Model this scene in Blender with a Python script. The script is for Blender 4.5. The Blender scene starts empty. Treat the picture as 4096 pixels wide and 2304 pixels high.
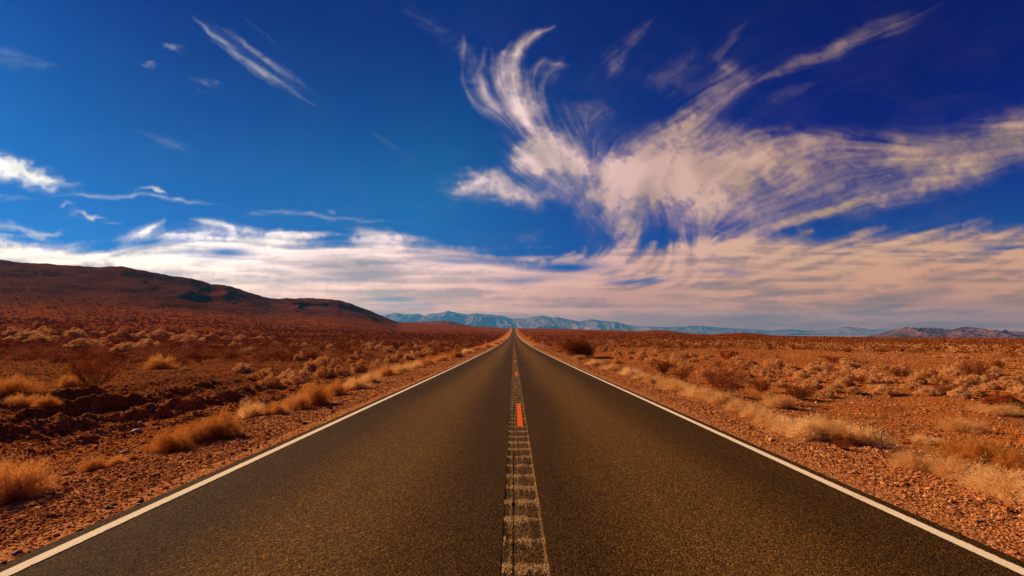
import bpy, math, random
import numpy as np
from math import radians

random.seed(7)
rng = np.random.default_rng(11)
S = bpy.context.scene
COL = S.collection

# ------------------------------------------------------------------ camera model
F, CX, CY, HOR, EYE = 1820.4, 2048.0, 1152.0, 1335.0, 1.67
TH = math.atan((HOR - CY) / F)
CT, ST = math.cos(TH), math.sin(TH)

def ut(px, py):
    """photo pixel -> (x/y, z/y) slopes of the world direction"""
    px = np.asarray(px, float); py = np.asarray(py, float)
    a = px - CX; b = CY - py
    dy = F * CT - b * ST
    dz = F * ST + b * CT
    return a / dy, dz / dy

# ------------------------------------------------------------------ numpy noise
def _h(ix, iy, seed):
    n = (ix.astype(np.int64) * 374761393 + iy.astype(np.int64) * 668265263 + seed * 1274126177) & 0xFFFFFFFF
    n = ((n ^ (n >> 13)) * 1274126177) & 0xFFFFFFFF
    n = (n ^ (n >> 16)) & 0xFFFFFF
    return n / float(0xFFFFFF)

def vnoise(x, y, seed=0):
    x = np.asarray(x, float); y = np.asarray(y, float)
    x, y = np.broadcast_arrays(x, y)
    xi = np.floor(x); yi = np.floor(y)
    fx = x - xi; fy = y - yi
    fx = fx * fx * fx * (fx * (fx * 6 - 15) + 10); fy = fy * fy * fy * (fy * (fy * 6 - 15) + 10)
    a = _h(xi, yi, seed); b = _h(xi + 1, yi, seed); c = _h(xi, yi + 1, seed); d = _h(xi + 1, yi + 1, seed)
    return (a * (1 - fx) + b * fx) * (1 - fy) + (c * (1 - fx) + d * fx) * fy

def fbm(x, y, o=5, seed=0, gain=.5):
    s = 0; a = 1; t = 0
    for k in range(o):
        s = s + a * vnoise(x * 2 ** k + 17.3 * k, y * 2 ** k - 9.1 * k, seed + k); t += a; a *= gain
    return s / t

def ridged(x, y, o=5, seed=0):
    s = 0; a = 1; t = 0
    for k in range(o):
        n = 1 - np.abs(2 * vnoise(x * 2 ** k + 5.3 * k, y * 2 ** k + 3.7 * k, seed + k) - 1)
        s = s + a * n * n; t += a; a *= .5
    return s / t

def sstep(a, b, x):
    t = np.clip((x - a) / (b - a), 0, 1)
    return t * t * (3 - 2 * t)

# ------------------------------------------------------------------ road profile and terrain
RY = np.array([-400, 0, 3.2, 8.3, 26, 48.5, 80, 149, 230, 332, 492, 782, 1107, 1500, 1661, 1760, 2100, 2600, 30000.])
RZ = np.array([0.5, .02, -.02, -.09, -.33, -.58, -.88, -1.22, -1.25, -.95, .5, 4.4, 11.0, 20.1, 22.2, 21.8, 12, -4, -45.])
_ys = np.concatenate([np.linspace(-400, 400, 1601), np.linspace(402, 4000, 1800), [30000.]])
_zs = np.interp(_ys, RY, RZ)
for _ in range(1):
    k = 25
    pad = np.concatenate([np.full(k, _zs[0]), _zs, np.full(k, _zs[-1])])
    sm = np.convolve(pad, np.ones(2 * k + 1) / (2 * k + 1), 'valid')
    w = sstep(6, 60, np.abs(_ys)) * (_ys < 3900)
    _zs = _zs * (1 - w) + sm * w

def road_z(y):
    return np.interp(y, _ys, _zs)

def road_x(y):
    return 0.02 + 0.0035 * np.asarray(y, float)

# skyline of the near land (photo pixels) and how far away it stands
SIL = [(-900, 1010, 620), (-300, 1015, 640), (0, 1037, 700), (200, 1055, 730), (383, 1069, 760), (488, 1065, 780), (594, 1085, 800),
       (700, 1103, 830), (766, 1110, 850), (845, 1135, 880), (898, 1138, 900), (990, 1168, 950), (1082, 1193, 1010), (1170, 1194, 1080),
       (1254, 1192, 1140), (1353, 1199, 1180), (1399, 1211, 1200), (1485, 1244, 1250), (1551, 1273, 1300), (1590, 1287, 1350),
       (1700, 1293, 1420), (1898, 1303, 1560), (2054, 1312, 1661), (2250, 1316, 1600), (2380, 1320, 1480), (2480, 1322, 1400), (2560, 1325, 1350),
       (2616, 1319, 1300), (2680, 1323, 1300), (2763, 1334, 1250), (2840, 1337, 1150), (2905, 1333, 1050), (2962, 1330, 1000),
       (3020, 1333, 1000), (3100, 1342, 1000), (3300, 1345, 950), (3589, 1349, 900), (4096, 1353, 800), (4600, 1356, 760), (5400, 1357, 740)]
_sp = np.array(SIL, float)
_su, _st = ut(_sp[:, 0], _sp[:, 1])
_saz = np.arctan(_su)
_sR = _sp[:, 2] / np.cos(_saz)            # horizontal range
_sZ = EYE + _st * _sp[:, 2]

def land(x, y, detail=True):
    """height of the ground sheet"""
    x = np.asarray(x, float); y = np.asarray(y, float)
    r = np.hypot(x, y) + 1e-6
    az = np.arctan2(x, y)
    azc = np.clip(az, -1.1, 1.1)
    back = sstep(1.15, 1.9, np.abs(az))
    R = np.interp(azc, _saz, _sR); Zr = np.interp(azc, _saz, _sZ)
    hill = sstep(.18, .42, -azc) * 0 + np.interp(azc, [-.8, -.27, -.2, 0.1], [1, 1, 0, 0])
    ry = np.clip(y, -300, 3000)
    zr = road_z(ry)
    # base level near the road
    s = np.clip(r / R, 0, 1)
    p = np.interp(azc, [-.8, -.3, -.15, 0, .2, .9], [2.3, 2.4, 2.3, 2.3, 1.6, 1.2])
    w = s ** p
    edge = sstep(0, 1, (r - 6) / 200.)
    flat = -.62 - .25 * edge - .35 * sstep(30, 140, r) * sstep(-.1, .5, azc)
    z = flat * (1 - w) + Zr * w
    # concave bajada with a steeper upper hill on the left
    kick = np.exp(-((s - 1) / .3) ** 2) * 0
    z = z + kick
    # beyond the skyline
    q = np.clip((r - R) / 2600., 0, 1)
    zb = Zr * (1 - q * q * (3 - 2 * q)) + -45 * q * q * (3 - 2 * q)
    zb = zb - 0.02 * np.clip(r - R, 0, 400)
    zb = np.where(r > R + 2600, -45 - 8, zb)
    zb = np.where((r > R) & (r <= R + 2600), zb, zb)
    z = np.where(r > R, zb, z)
    z = z * (1 - back) + (-.6) * back
    # blend towards the road bed
    d = np.abs(x - road_x(y))
    inroad = (y > -300)
    sh = np.interp(d, [0, 3.66, 3.80, 5.8, 7.2, 9.5, 400], [-.14, -.14, -.006, -.08, -.30, -.52, -.52])
    wr = np.clip(1 - (d - 7.2) / np.maximum(14, .16 * np.abs(y) + 6), 0, 1)
    wr = wr * wr * (3 - 2 * wr)
    wr = np.where(d < 7.2, 1, wr)
    zroad = zr + sh - np.where(d > 3.7, .0002, .0009) * np.clip(y, 0, 2200)
    z = z * (1 - wr) + zroad * wr
    if detail:
        # hill relief
        hl = np.interp(azc, [-.85, -.3, -.22, -.17], [1, 1, .5, 0]) * (s > .3) * (1 - back)
        fade = sstep(.45, .8, s) * (1 - sstep(.9, 1., s) * .8)
        amp = 17 * hl * fade * np.where(r > R, .3, 1)
        wx = x / 130. + fbm(x / 160., y / 160., 3, 55) * 1.6
        rel = ridged(wx * 1.1, y / 210. + x / 700., 5, 31) - .55
        z = z + amp * rel
        z = z + hl * sstep(.6, .95, s) * 3.5 * (fbm(x / 16., y / 16., 4, 91) - .5)
        # soft mounds of the plain
        m = sstep(8.5, 20, d)
        z = z + m * .55 * (fbm(x / 13., y / 13., 3, 3) - .5) * (1 - back)
        z = z + m * 2.2 * sstep(60, 300, r) * (fbm(x / 70., y / 70., 3, 4) - .5) * (1 - sstep(.7, 1, s) * .8)
        # graded windrows of rubble left of the road
        near = (1 - sstep(20, 34, r)) * (x < 0)
        wob = fbm(y / 5., x * 0, 3, 12) * 1.8
        for cx_, hh, ww in ((-8.9, .16, .35), (-10.9, .24, .42), (-13.2, .28, .5), (-16.0, .28, .6)):
            g = np.exp(-((x - cx_ - wob + .9) / ww) ** 2)
            z = z + near * hh * g * (2.6 * np.clip(fbm(x / .7, y / 1.8, 5, 44) - .22, 0, 1)) + near * .07 * np.exp(-((x + 12) / 4.5) ** 2) * (fbm(x / .35, y / .35, 3, 45) - .5)
        m2 = sstep(4.2, 6.5, d) * (1 - sstep(60, 110, r))
        z = z + m2 * .16 * (fbm(x / 1.7, y / 1.7, 4, 8) - .5)
        m3 = sstep(3.85, 4.4, d) * (1 - sstep(16, 30, r))
        z = z + m3 * .055 * (fbm(x / .16, y / .16, 3, 9) - .5)
    return z

def at(px, py, maxr=2600):
    """ground point seen at a photo pixel"""
    u, t = ut(px, py)
    az = math.atan(float(u))
    rr = np.concatenate([np.linspace(2, 60, 900), np.geomspace(60, maxr, 1200)])
    xx = rr * math.sin(az); yy = rr * math.cos(az)
    zz = land(xx, yy)
    hit = np.nonzero(zz >= EYE + float(t) * yy)[0]
    if len(hit) == 0:
        return None
    i = hit[0]
    return float(xx[i]), float(yy[i]), float(zz[i])

# ------------------------------------------------------------------ helpers
def tag(o, label=None, cat=None, group=None, kind=None):
    if label: o['label'] = label
    if cat: o['category'] = cat
    if group: o['group'] = group
    if kind: o['kind'] = kind
    return o

def mesh_np(name, V, faces, mat=None, smooth=False):
    """faces: (n,3) or (n,4) array"""
    V = np.ascontiguousarray(V, dtype=np.float32); faces = np.ascontiguousarray(faces, dtype=np.int32)
    m = bpy.data.meshes.new(name)
    n, k = faces.shape
    m.vertices.add(len(V)); m.vertices.foreach_set('co', V.ravel())
    m.loops.add(n * k); m.loops.foreach_set('vertex_index', faces.ravel())
    m.polygons.add(n)
    m.polygons.foreach_set('loop_start', np.arange(n, dtype=np.int32) * k)
    m.polygons.foreach_set('use_smooth', np.full(n, smooth))
    m.update(calc_edges=True)
    m.validate()
    if mat: m.materials.append(mat)
    return m

def obj(name, mesh, parent=None, loc=None):
    o = bpy.data.objects.new(name, mesh); COL.objects.link(o)
    if parent: o.parent = parent
    if loc: o.location = loc
    return o

def grid_faces(nr, nc, wrap=False):
    i = np.arange(nr - 1)[:, None]; j = np.arange(nc if wrap else nc - 1)[None, :]
    a = i * nc + j; b = i * nc + (j + 1) % nc; c = (i + 1) * nc + (j + 1) % nc; d = (i + 1) * nc + j
    return np.stack([a, b, c, d], -1).reshape(-1, 4)

class NT:
    def __init__(s, tree): s.t = tree; s.n = tree.nodes; s.l = tree.links
    def add(s, typ, **kw):
        n = s.n.new(typ)
        for k, v in kw.items():
            if k == 'inp':
                for kk, vv in v.items():
                    if hasattr(vv, 'is_linked') or isinstance(vv, bpy.types.NodeSocket): s.l.new(vv, n.inputs[kk])
                    else: n.inputs[kk].default_value = vv
            else: setattr(n, k, v)
        return n
    def link(s, a, b): s.l.new(a, b)
    def math(s, op, a, b=None, c=None, clamp=False):
        n = s.n.new('ShaderNodeMath'); n.operation = op; n.use_clamp = clamp
        for i, v in enumerate((a, b, c)):
            if v is None: continue
            if isinstance(v, bpy.types.NodeSocket): s.l.new(v, n.inputs[i])
            else: n.inputs[i].default_value = v
        return n.outputs[0]
    def ramp(s, fac, stops, interp='LINEAR'):
        n = s.n.new('ShaderNodeValToRGB'); n.color_ramp.interpolation = interp
        e = n.color_ramp.elements
        while len(e) < len(stops): e.new(.5)
        for el, (p, c) in zip(e, stops):
            el.position = p; el.color = (*c, 1) if len(c) == 3 else c
        s.l.new(fac, n.inputs[0])
        return n.outputs[0]
    def mix(s, fac, a, b, blend='MIX'):
        n = s.n.new('ShaderNodeMix'); n.data_type = 'RGBA'; n.blend_type = blend
        for i, v in ((0, fac), (6, a), (7, b)):
            if isinstance(v, bpy.types.NodeSocket): s.l.new(v, n.inputs[i])
            else: n.inputs[i].default_value = v if i == 0 or len(v) == 4 else (*v, 1)
        return n.outputs[2]
    def noise(s, vec, scale, detail=4, rough=.5, dist=0):
        n = s.n.new('ShaderNodeTexNoise'); n.inputs['Scale'].default_value = scale
        n.inputs['Detail'].default_value = detail; n.inputs['Roughness'].default_value = rough
        n.inputs['Distortion'].default_value = dist
        if vec is not None: s.l.new(vec, n.inputs['Vector'])
        return n.outputs['Fac']
    def maprange(s, v, a, b, c=0, d=1, smooth=True):
        n = s.n.new('ShaderNodeMapRange'); n.interpolation_type = 'SMOOTHSTEP' if smooth else 'LINEAR'
        s.l.new(v, n.inputs[0])
        for i, q in enumerate((a, b, c, d)): n.inputs[1 + i].default_value = q
        return n.outputs[0]

def new_mat(name, rough=.9, spec=.2):
    m = bpy.data.materials.new(name); m.use_nodes = True
    nt = NT(m.node_tree)
    b = m.node_tree.nodes['Principled BSDF']
    b.inputs['Roughness'].default_value = rough
    b.inputs['Specular IOR Level'].default_value = spec
    return m, nt, b

# ------------------------------------------------------------------ materials
def gravel_nodes(nt, P, scales, ramps):
    v = nt.add('ShaderNodeTexVoronoi', inp={'Vector': P, 'Scale': scales})
    sep = nt.add('ShaderNodeSeparateColor', inp={0: v.outputs['Color']})
    col = nt.ramp(sep.outputs[0], ramps)
    return v.outputs['Distance'], col

def mat_ground():
    m, nt, b = new_mat('desert_soil', .95, 0)
    P = nt.add('ShaderNodeTexCoord').outputs['Object']
    sp = nt.add('ShaderNodeSeparateXYZ', inp={0: P})
    x = nt.math('SUBTRACT', sp.outputs[0], nt.math('MULTIPLY', sp.outputs[1], .0035))
    d = nt.math('ABSOLUTE', nt.math('SUBTRACT', x, .02))
    flat = nt.add('ShaderNodeCombineXYZ', inp={0: sp.outputs[0], 1: sp.outputs[1]}).outputs[0]
    dist = nt.add('ShaderNodeVectorMath', operation='LENGTH', inp={0: flat}).outputs['Value']
    n1 = nt.noise(flat, .09, 5, .6)
    n2 = nt.noise(flat, .55, 5, .65)
    n3 = nt.noise(flat, 6, 6, .7)
    nfar = nt.noise(flat, .018, 6, .7)
    soil = nt.ramp(n1, [(.3, (.33, 0.075, 0.0101)), (.5, (.44, 0.104, 0.0130)), (.7, (.52, 0.136, 0.0187))])
    greyer = nt.mix(nt.maprange(n2, .45, .62), soil, (.26, 0.086, 0.0202))
    # gravel colours
    d1, c1 = gravel_nodes(nt, flat, 62, [(0, (.17, 0.044, 0.0101)), (.35, (.42, 0.128, 0.0346)), (.7, (.56, 0.194, 0.0612)), (1, (.72, 0.317, 0.1224))])
    d2, c2 = gravel_nodes(nt, flat, 24, [(0, (.2, 0.053, 0.0130)), (.4, (.40, 0.119, 0.0324)), (.8, (.54, 0.185, 0.0576)), (1, (.68, 0.317, 0.1224))])
    grav = nt.mix(.4, c1, c2)
    gfar = nt.maprange(dist, 14, 60)
    grav = nt.mix(gfar, grav, nt.mix(n3, (.44, 0.145, 0.0396), (.60, 0.229, 0.0720)))
    edge_n = nt.math('MULTIPLY', nt.math('SUBTRACT', n2, .5), 3.0)
    dd = nt.math('ADD', d, edge_n)
    shoulder = nt.maprange(dd, 5.8, 7.6, 1, 0)
    # tiny stones peppered over the desert
    stony = nt.mix(nt.math('MULTIPLY', nt.maprange(n3, .42, .62), .55), greyer, c1)
    leftgrey = nt.maprange(x, -13, -8, 1, 0)
    leftgrey = nt.math('MULTIPLY', leftgrey, nt.maprange(dist, 80, 150, 1, 0))
    stony = nt.mix(nt.math('MULTIPLY', leftgrey, .75), stony, nt.mix(nt.maprange(nt.math('ADD', nt.math('MULTIPLY', n3, .5), nt.math('MULTIPLY', nt.noise(flat, 1.7, 6, .75), .5)), .38, .62), (.10, 0.026, 0.0065), (.27, 0.079, 0.0194)))
    base = nt.mix(shoulder, stony, grav)
    # scrub cover on the far plain and fan: dots of plant colour
    vs = nt.add('ShaderNodeTexVoronoi', inp={'Vector': flat, 'Scale': .33})
    sepc = nt.add('ShaderNodeSeparateColor', inp={0: vs.outputs['Color']})
    dot = nt.maprange(nt.math('ADD', vs.outputs['Distance'], nt.math('MULTIPLY', nt.math('SUBTRACT', n2, .5), .7)), .30, .42, 1, 0)
    dotc = nt.ramp(sepc.outputs[0], [(0, (.14, 0.030, 0.0058)), (.5, (.24, 0.055, 0.0101)), (1, (.42, 0.141, 0.0324))])
    far = nt.math('MULTIPLY', nt.maprange(dist, 90, 260), nt.maprange(d, 9, 16))
    farsoil = nt.mix(nt.maprange(nfar, .4, .62), (.25, 0.049, 0.0072), (.17, 0.032, 0.0050))
    farbase = nt.mix(nt.math('MULTIPLY', dot, .85), farsoil, dotc)
    base = nt.mix(far, base, farbase)
    # pale playa far below the plain
    pl = nt.maprange(nt.math('ADD', sp.outputs[2], nt.math('MULTIPLY', nfar, 10)), -34, -26, 1, 0)
    playa = nt.mix(nt.noise(nt.add('ShaderNodeMapping', inp={'Vector': flat, 'Scale': (.0002, .002, 1)}).outputs[0], 1, 4, .6), (.36, .19, .11), (.66, .46, .32))
    base = nt.mix(pl, base, playa)
    nt.link(base, b.inputs['Base Color'])
    # bump: pebbles near
    dome = nt.math('SUBTRACT', .6, d1)
    dome2 = nt.math('MULTIPLY', nt.math('SUBTRACT', .6, d2), 1.6)
    hsum = nt.math('ADD', nt.math('MULTIPLY', dome, .012), nt.math('MULTIPLY', dome2, .014))
    hsum = nt.math('ADD', hsum, nt.math('MULTIPLY', n3, .08))
    hsum = nt.math('ADD', hsum, nt.math('MULTIPLY', nt.math('MULTIPLY', dot, far), 1.2))
    bp = nt.add('ShaderNodeBump', inp={'Height': hsum, 'Strength': .9, 'Distance': 1.0})
    nt.link(bp.outputs[0], b.inputs['Normal'])
    return m

def mat_hill():
    m, nt, b = new_mat('dark_hill_rock', .95, 0)
    P = nt.add('ShaderNodeTexCoord').outputs['Object']
    n1 = nt.noise(P, .012, 6, .65, .6)
    n2 = nt.noise(P, .09, 6, .7)
    vs = nt.add('ShaderNodeTexVoronoi', inp={'Vector': P, 'Scale': .28})
    dot = nt.maprange(nt.math('ADD', vs.outputs['Distance'], nt.math('MULTIPLY', nt.math('SUBTRACT', n2, .5), .8)), .28, .42, 1, 0)
    sepc = nt.add('ShaderNodeSeparateColor', inp={0: vs.outputs['Color']})
    soil = nt.mix(nt.maprange(n1, .38, .62), (.075, .014, .004), (.15, .034, .009))
    z = nt.add('ShaderNodeSeparateXYZ', inp={0: P}).outputs[2]
    low = nt.maprange(nt.math('ADD', z, nt.math('MULTIPLY', n1, 60)), 45, 75, 1, 0)
    soil = nt.mix(low, soil, (.20, .046, .010))
    rock = nt.mix(nt.math('MULTIPLY', nt.maprange(n1, .58, .74), nt.maprange(low, 1, 0)), soil, (.060, .013, .004))
    c = nt.mix(nt.math('MULTIPLY', dot, .8), rock, nt.ramp(sepc.outputs[0], [(0, (.04, .010, .004)), (.6, (.1, .026, .008)), (1, (.28, .095, .028))]))
    nt.link(c, b.inputs['Base Color'])
    h = nt.math('ADD', nt.math('MULTIPLY', n2, 3.2), nt.math('MULTIPLY', dot, 1.0))
    bp = nt.add('ShaderNodeBump', inp={'Height': h, 'Strength': .8, 'Distance': 1.0})
    nt.link(bp.outputs[0], b.inputs['Normal'])
    return m

def mat_asphalt():
    m, nt, b = new_mat('asphalt', .9, .04)
    P = nt.add('ShaderNodeTexCoord').outputs['Object']
    sp = nt.add('ShaderNodeSeparateXYZ', inp={0: P})
    x = nt.math('SUBTRACT', sp.outputs[0], nt.math('MULTIPLY', sp.outputs[1], .0035))
    v = nt.add('ShaderNodeTexVoronoi', inp={'Vector': P, 'Scale': 105})
    sc = nt.add('ShaderNodeSeparateColor', inp={0: v.outputs['Color']})
    v2 = nt.add('ShaderNodeTexVoronoi', inp={'Vector': P, 'Scale': 52})
    sc2 = nt.add('ShaderNodeSeparateColor', inp={0: v2.outputs['Color']})
    g = nt.math('ADD', nt.math('MULTIPLY', sc.outputs[0], .55), nt.math('MULTIPLY', sc2.outputs[0], .45))
    c = nt.ramp(g, [(.1, (.022, 0.008, 0.0015)), (.5, (.076, 0.031, 0.0060)), (.8, (.132, 0.060, 0.0118)), (1, (.24, 0.120, 0.0310))])
    dist = nt.add('ShaderNodeVectorMath', operation='LENGTH', inp={0: P}).outputs['Value']
    c = nt.mix(nt.maprange(dist, 10, 60), c, (.088, 0.039, 0.0075))
    big = nt.noise(nt.add('ShaderNodeMapping', inp={'Vector': P, 'Scale': (1.2, .12, 1)}).outputs[0], 1, 5, .6)
    # worn wheel paths: slightly paler
    wp = nt.math('ABSOLUTE', nt.math('SUBTRACT', nt.math('ABSOLUTE', x), 1.75))
    wear = nt.maprange(wp, .2, 1.25, 1, 0)
    f = nt.math('ADD', nt.math('MULTIPLY', wear, .48), nt.math('MULTIPLY', big, .5))
    c = nt.mix(1, c, nt.ramp(f, [(.15, (.50, .48, .46)), (.8, (1.45, 1.43, 1.34))]), 'MULTIPLY')
    nt.link(c, b.inputs['Base Color'])
    h = nt.math('ADD', nt.math('MULTIPLY', nt.math('SUBTRACT', .6, v.outputs['Distance']), .006), nt.math('MULTIPLY', nt.math('SUBTRACT', .6, v2.outputs['Distance']), .007))
    bp = nt.add('ShaderNodeBump', inp={'Height': h, 'Strength': .8, 'Distance': 1.0})
    nt.link(bp.outputs[0], b.inputs['Normal'])
    return m

def mat_rumble():
    m, nt, b = new_mat('milled_asphalt', .9, .04)
    P = nt.add('ShaderNodeTexCoord').outputs['Object']
    v = nt.add('ShaderNodeTexVoronoi', inp={'Vector': P, 'Scale': 80})
    sc = nt.add('ShaderNodeSeparateColor', inp={0: v.outputs['Color']})
    at_ = nt.add('ShaderNodeAttribute', attribute_name='wear').outputs['Fac']
    g = nt.math('ADD', nt.math('MULTIPLY', sc.outputs[0], .6), nt.math('MULTIPLY', at_, .55))
    c = nt.ramp(g, [(.2, (.022, .009, .002)), (.5, (.075, .034, .009)), (.8, (.21, .105, .034)), (1, (.36, .20, .075))])
    nt.link(c, b.inputs['Base Color'])
    bp = nt.add('ShaderNodeBump', inp={'Height': nt.math('MULTIPLY', v.outputs['Distance'], -.01), 'Strength': .8, 'Distance': 1.0})
    nt.link(bp.outputs[0], b.inputs['Normal'])
    return m

def mat_paint(name, col, wear=.5, worn=(.14, .085, .05)):
    m, nt, b = new_mat(name, .8, .03)
    P = nt.add('ShaderNodeTexCoord').outputs['Object']
    n = nt.noise(P, 45, 5, .75)
    n2 = nt.noise(P, 1.3, 4, .6)
    n3 = nt.noise(nt.add('ShaderNodeMapping', inp={'Vector': P, 'Scale': (90, 1.5, 1)}).outputs[0], 1, 3, .6)
    f = nt.maprange(nt.math('ADD', nt.math('MULTIPLY', n, .7), nt.math('MULTIPLY', n3, .3)), .60 - .1 * wear, .70)
    c = nt.mix(n2, tuple(v * .88 for v in col), col)
    c = nt.mix(nt.math('MULTIPLY', f, wear), c, worn)
    if name.startswith('white'):
        sp = nt.add('ShaderNodeSeparateXYZ', inp={0: P})
        x = nt.math('ABSOLUTE', nt.math('SUBTRACT', nt.math('SUBTRACT', sp.outputs[0], nt.math('MULTIPLY', sp.outputs[1], .0035)), .02))
        e = nt.math('ABSOLUTE', nt.math('SUBTRACT', x, 3.615))
        e = nt.math('ADD', e, nt.math('MULTIPLY', nt.math('SUBTRACT', nt.noise(P, 22, 5, .7), .5), .05))
        c = nt.mix(nt.maprange(e, .050, .060), c, (.12, .06, .02))
        c = nt.mix(nt.maprange(nt.noise(P, .9, 6, .75), .60, .70), c, (.5, .33, .17))
    nt.link(c, b.inputs['Base Color'])
    bp = nt.add('ShaderNodeBump', inp={'Height': nt.math('MULTIPLY', n, .006), 'Strength': .6, 'Distance': 1.0})
    nt.link(bp.outputs[0], b.inputs['Normal'])
    return m

def mat_plant(name, stops, rough=.9, trans=.25, spread=.35):
    m, nt, b = new_mat(name, rough, 0)
    g = nt.add('ShaderNodeNewGeometry')
    oi = nt.add('ShaderNodeObjectInfo')
    f = nt.math('ADD', nt.math('MULTIPLY', g.outputs['Random Per Island'], spread), nt.math('MULTIPLY', oi.outputs['Random'], 1 - spread))
    c = nt.ramp(f, stops)
    nt.link(c, b.inputs['Base Color'])
    tr = nt.add('ShaderNodeBsdfTranslucent', inp={'Color': c})
    mx = nt.add('ShaderNodeMixShader', inp={0: trans})
    nt.link(b.outputs[0], mx.inputs[1]); nt.link(tr.outputs[0], mx.inputs[2])
    out = [n for n in m.node_tree.nodes if n.type == 'OUTPUT_MATERIAL'][0]
    nt.link(mx.outputs[0], out.inputs['Surface'])
    return m

def mat_simple(name, c1, c2, scale=30, rough=.8):
    m, nt, b = new_mat(name, rough, .2)
    P = nt.add('ShaderNodeTexCoord').outputs['Object']
    nt.link(nt.mix(nt.noise(P, scale, 4, .6), c1, c2), b.inputs['Base Color'])
    return m

def mat_island(name, stops, rough=.9):
    m, nt, b = new_mat(name, rough, 0)
    g = nt.add('ShaderNodeNewGeometry')
    nt.link(nt.ramp(g.outputs['Random Per Island'], stops), b.inputs['Base Color'])
    return m

def mat_mountain(name, c_lit, c_shaded, scale):
    m, nt, b = new_mat(name, .95, 0)
    P = nt.add('ShaderNodeTexCoord').outputs['Object']
    n = nt.noise(P, scale, 7, .65, .4)
    nt.link(nt.ramp(n, [(.38, c_shaded), (.62, c_lit)]), b.inputs['Base Color'])  # lit and shaded rock tones painted into the colour as noise patches
    bp = nt.add('ShaderNodeBump', inp={'Height': nt.math('MULTIPLY', nt.noise(P, scale * 5, 6, .65),   .25 / scale / 5), 'Strength': .4, 'Distance': 1.0})
    nt.link(bp.outputs[0], b.inputs['Normal'])
    return m

M = {}
M['ground'] = mat_ground(); M['hill'] = mat_hill(); M['asphalt'] = mat_asphalt(); M['rumble'] = mat_rumble()
M['white'] = mat_paint('white_line_paint', (.86, .66, .42), .35, (.30, .14, .05))
M['orange'] = mat_paint('orange_dash_paint', (.78, .115, .006), .4, (.20,.06,.012))
M['salt'] = mat_plant('saltbush_leaf', [(0, (.56, .25, .07)), (.5, (.72, .36, .115)), (1, (.86, .48, .19))], trans=.28)
M['gold'] = mat_plant('orange_grass_blade', [(0, (.46, .15, .022)), (.5, (.64, .25, .048)), (1, (.78, .38, .10))], trans=.4)
M['straw'] = mat_plant('straw_grass_blade', [(0, (.60, .28, .075)), (.5, (.82, .45, .14)), (1, (.95, .64, .28))], trans=.45)
M['creo'] = mat_plant('creosote_leaf', [(0, (.15, .034, .007)), (.5, (.26, .062, .012)), (1, (.36, .10, .022))])
M['red'] = mat_plant('rust_leaf', [(0, (.26, .050, .009)), (.5, (.37, .080, .015)), (1, (.48, .13, .028))])
M['stem'] = mat_simple('brown_stem', (.12, .036, .010), (.22, .07, .02))
M['deadwood'] = mat_simple('grey_deadwood', (.09, .035, .018), (.20, .085, .045))
M['post'] = mat_simple('post_plastic', (.92, .82, .72), (.84, .74, .64))
M['reflector'] = mat_simple('post_reflector', (.55, .50, .45), (.5, .45, .4))
M['stake'] = mat_simple('stake_paint', (.62, .08, .02), (.5, .06, .02))
M['stones'] = mat_island('gravel_stone', [(0, (.09, 0.035, 0.0090)), (.35, (.36, 0.106, 0.0270)), (.7, (.52, 0.176, 0.0525)), (.95, (.56, 0.211, 0.0675)), (1, (.74, 0.370, 0.1650))])
M['stonebig'] = mat_simple('dark_stone', (.13, .06, .04), (.30, .16, .10), 14)
M['scrub'] = mat_island('far_scrub', [(0, (.085, .026, .011)), (.3, (.15, .05, .02)), (.5, (.28, .13, .055)), (.75, (.36, .19, .085)), (1, (.45, .26, .125))])

# ------------------------------------------------------------------ ground sheet
def build_ground():
    azf = np.linspace(-radians(80), radians(80), 1180)
    azb = np.linspace(radians(80), radians(280), 80)[1:-1]
    az = np.concatenate([azf, azb])
    R = np.concatenate([[.05], np.geomspace(.4, 2.4, 14), np.geomspace(2.5, 32, 470)[0:], np.geomspace(33, 2400, 390), np.geomspace(2500, 19400, 46)])
    rr, aa = np.meshgrid(R, az, indexing='ij')
    x = rr * np.sin(aa); y = rr * np.cos(aa)
    z = land(x, y)
    V = np.stack([x, y, z], -1).reshape(-1, 3)
    fc = grid_faces(len(R), len(az), True)
    # the dark hill is its own piece of the sheet
    c = V[fc].mean(1)
    cr = np.hypot(c[:, 0], c[:, 1]); ca = np.arctan2(c[:, 0], c[:, 1])
    cR = np.interp(ca, _saz, _sR)
    foot = np.interp(ca, [-1.4, -.8, -.5, -.35, -.27, -.22], [.52, .52, .55, .62, .80, 1.0]) + .05 * (fbm(c[:, 0] / 60, c[:, 1] / 60, 3, 2) - .5)
    ish = (ca > -1.25) & (ca < -.235) & (cr / cR > foot) & (cr < cR + 1500)
    def sub(name, mask, mat):
        f = fc[mask]; used = np.unique(f); mp = np.zeros(len(V), np.int32); mp[used] = np.arange(len(used))
        return obj(name, mesh_np(name, V[used], mp[f], mat, True))
    g = sub('ground', ~ish, M['ground']); tag(g, 'rust red desert floor of stony soil around the road', 'ground', kind='structure')
    h = sub('hills', ish, M['hill']); tag(h, 'long dark brown hill rising at the left of the road', 'hill', kind='structure')
build_ground()

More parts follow.
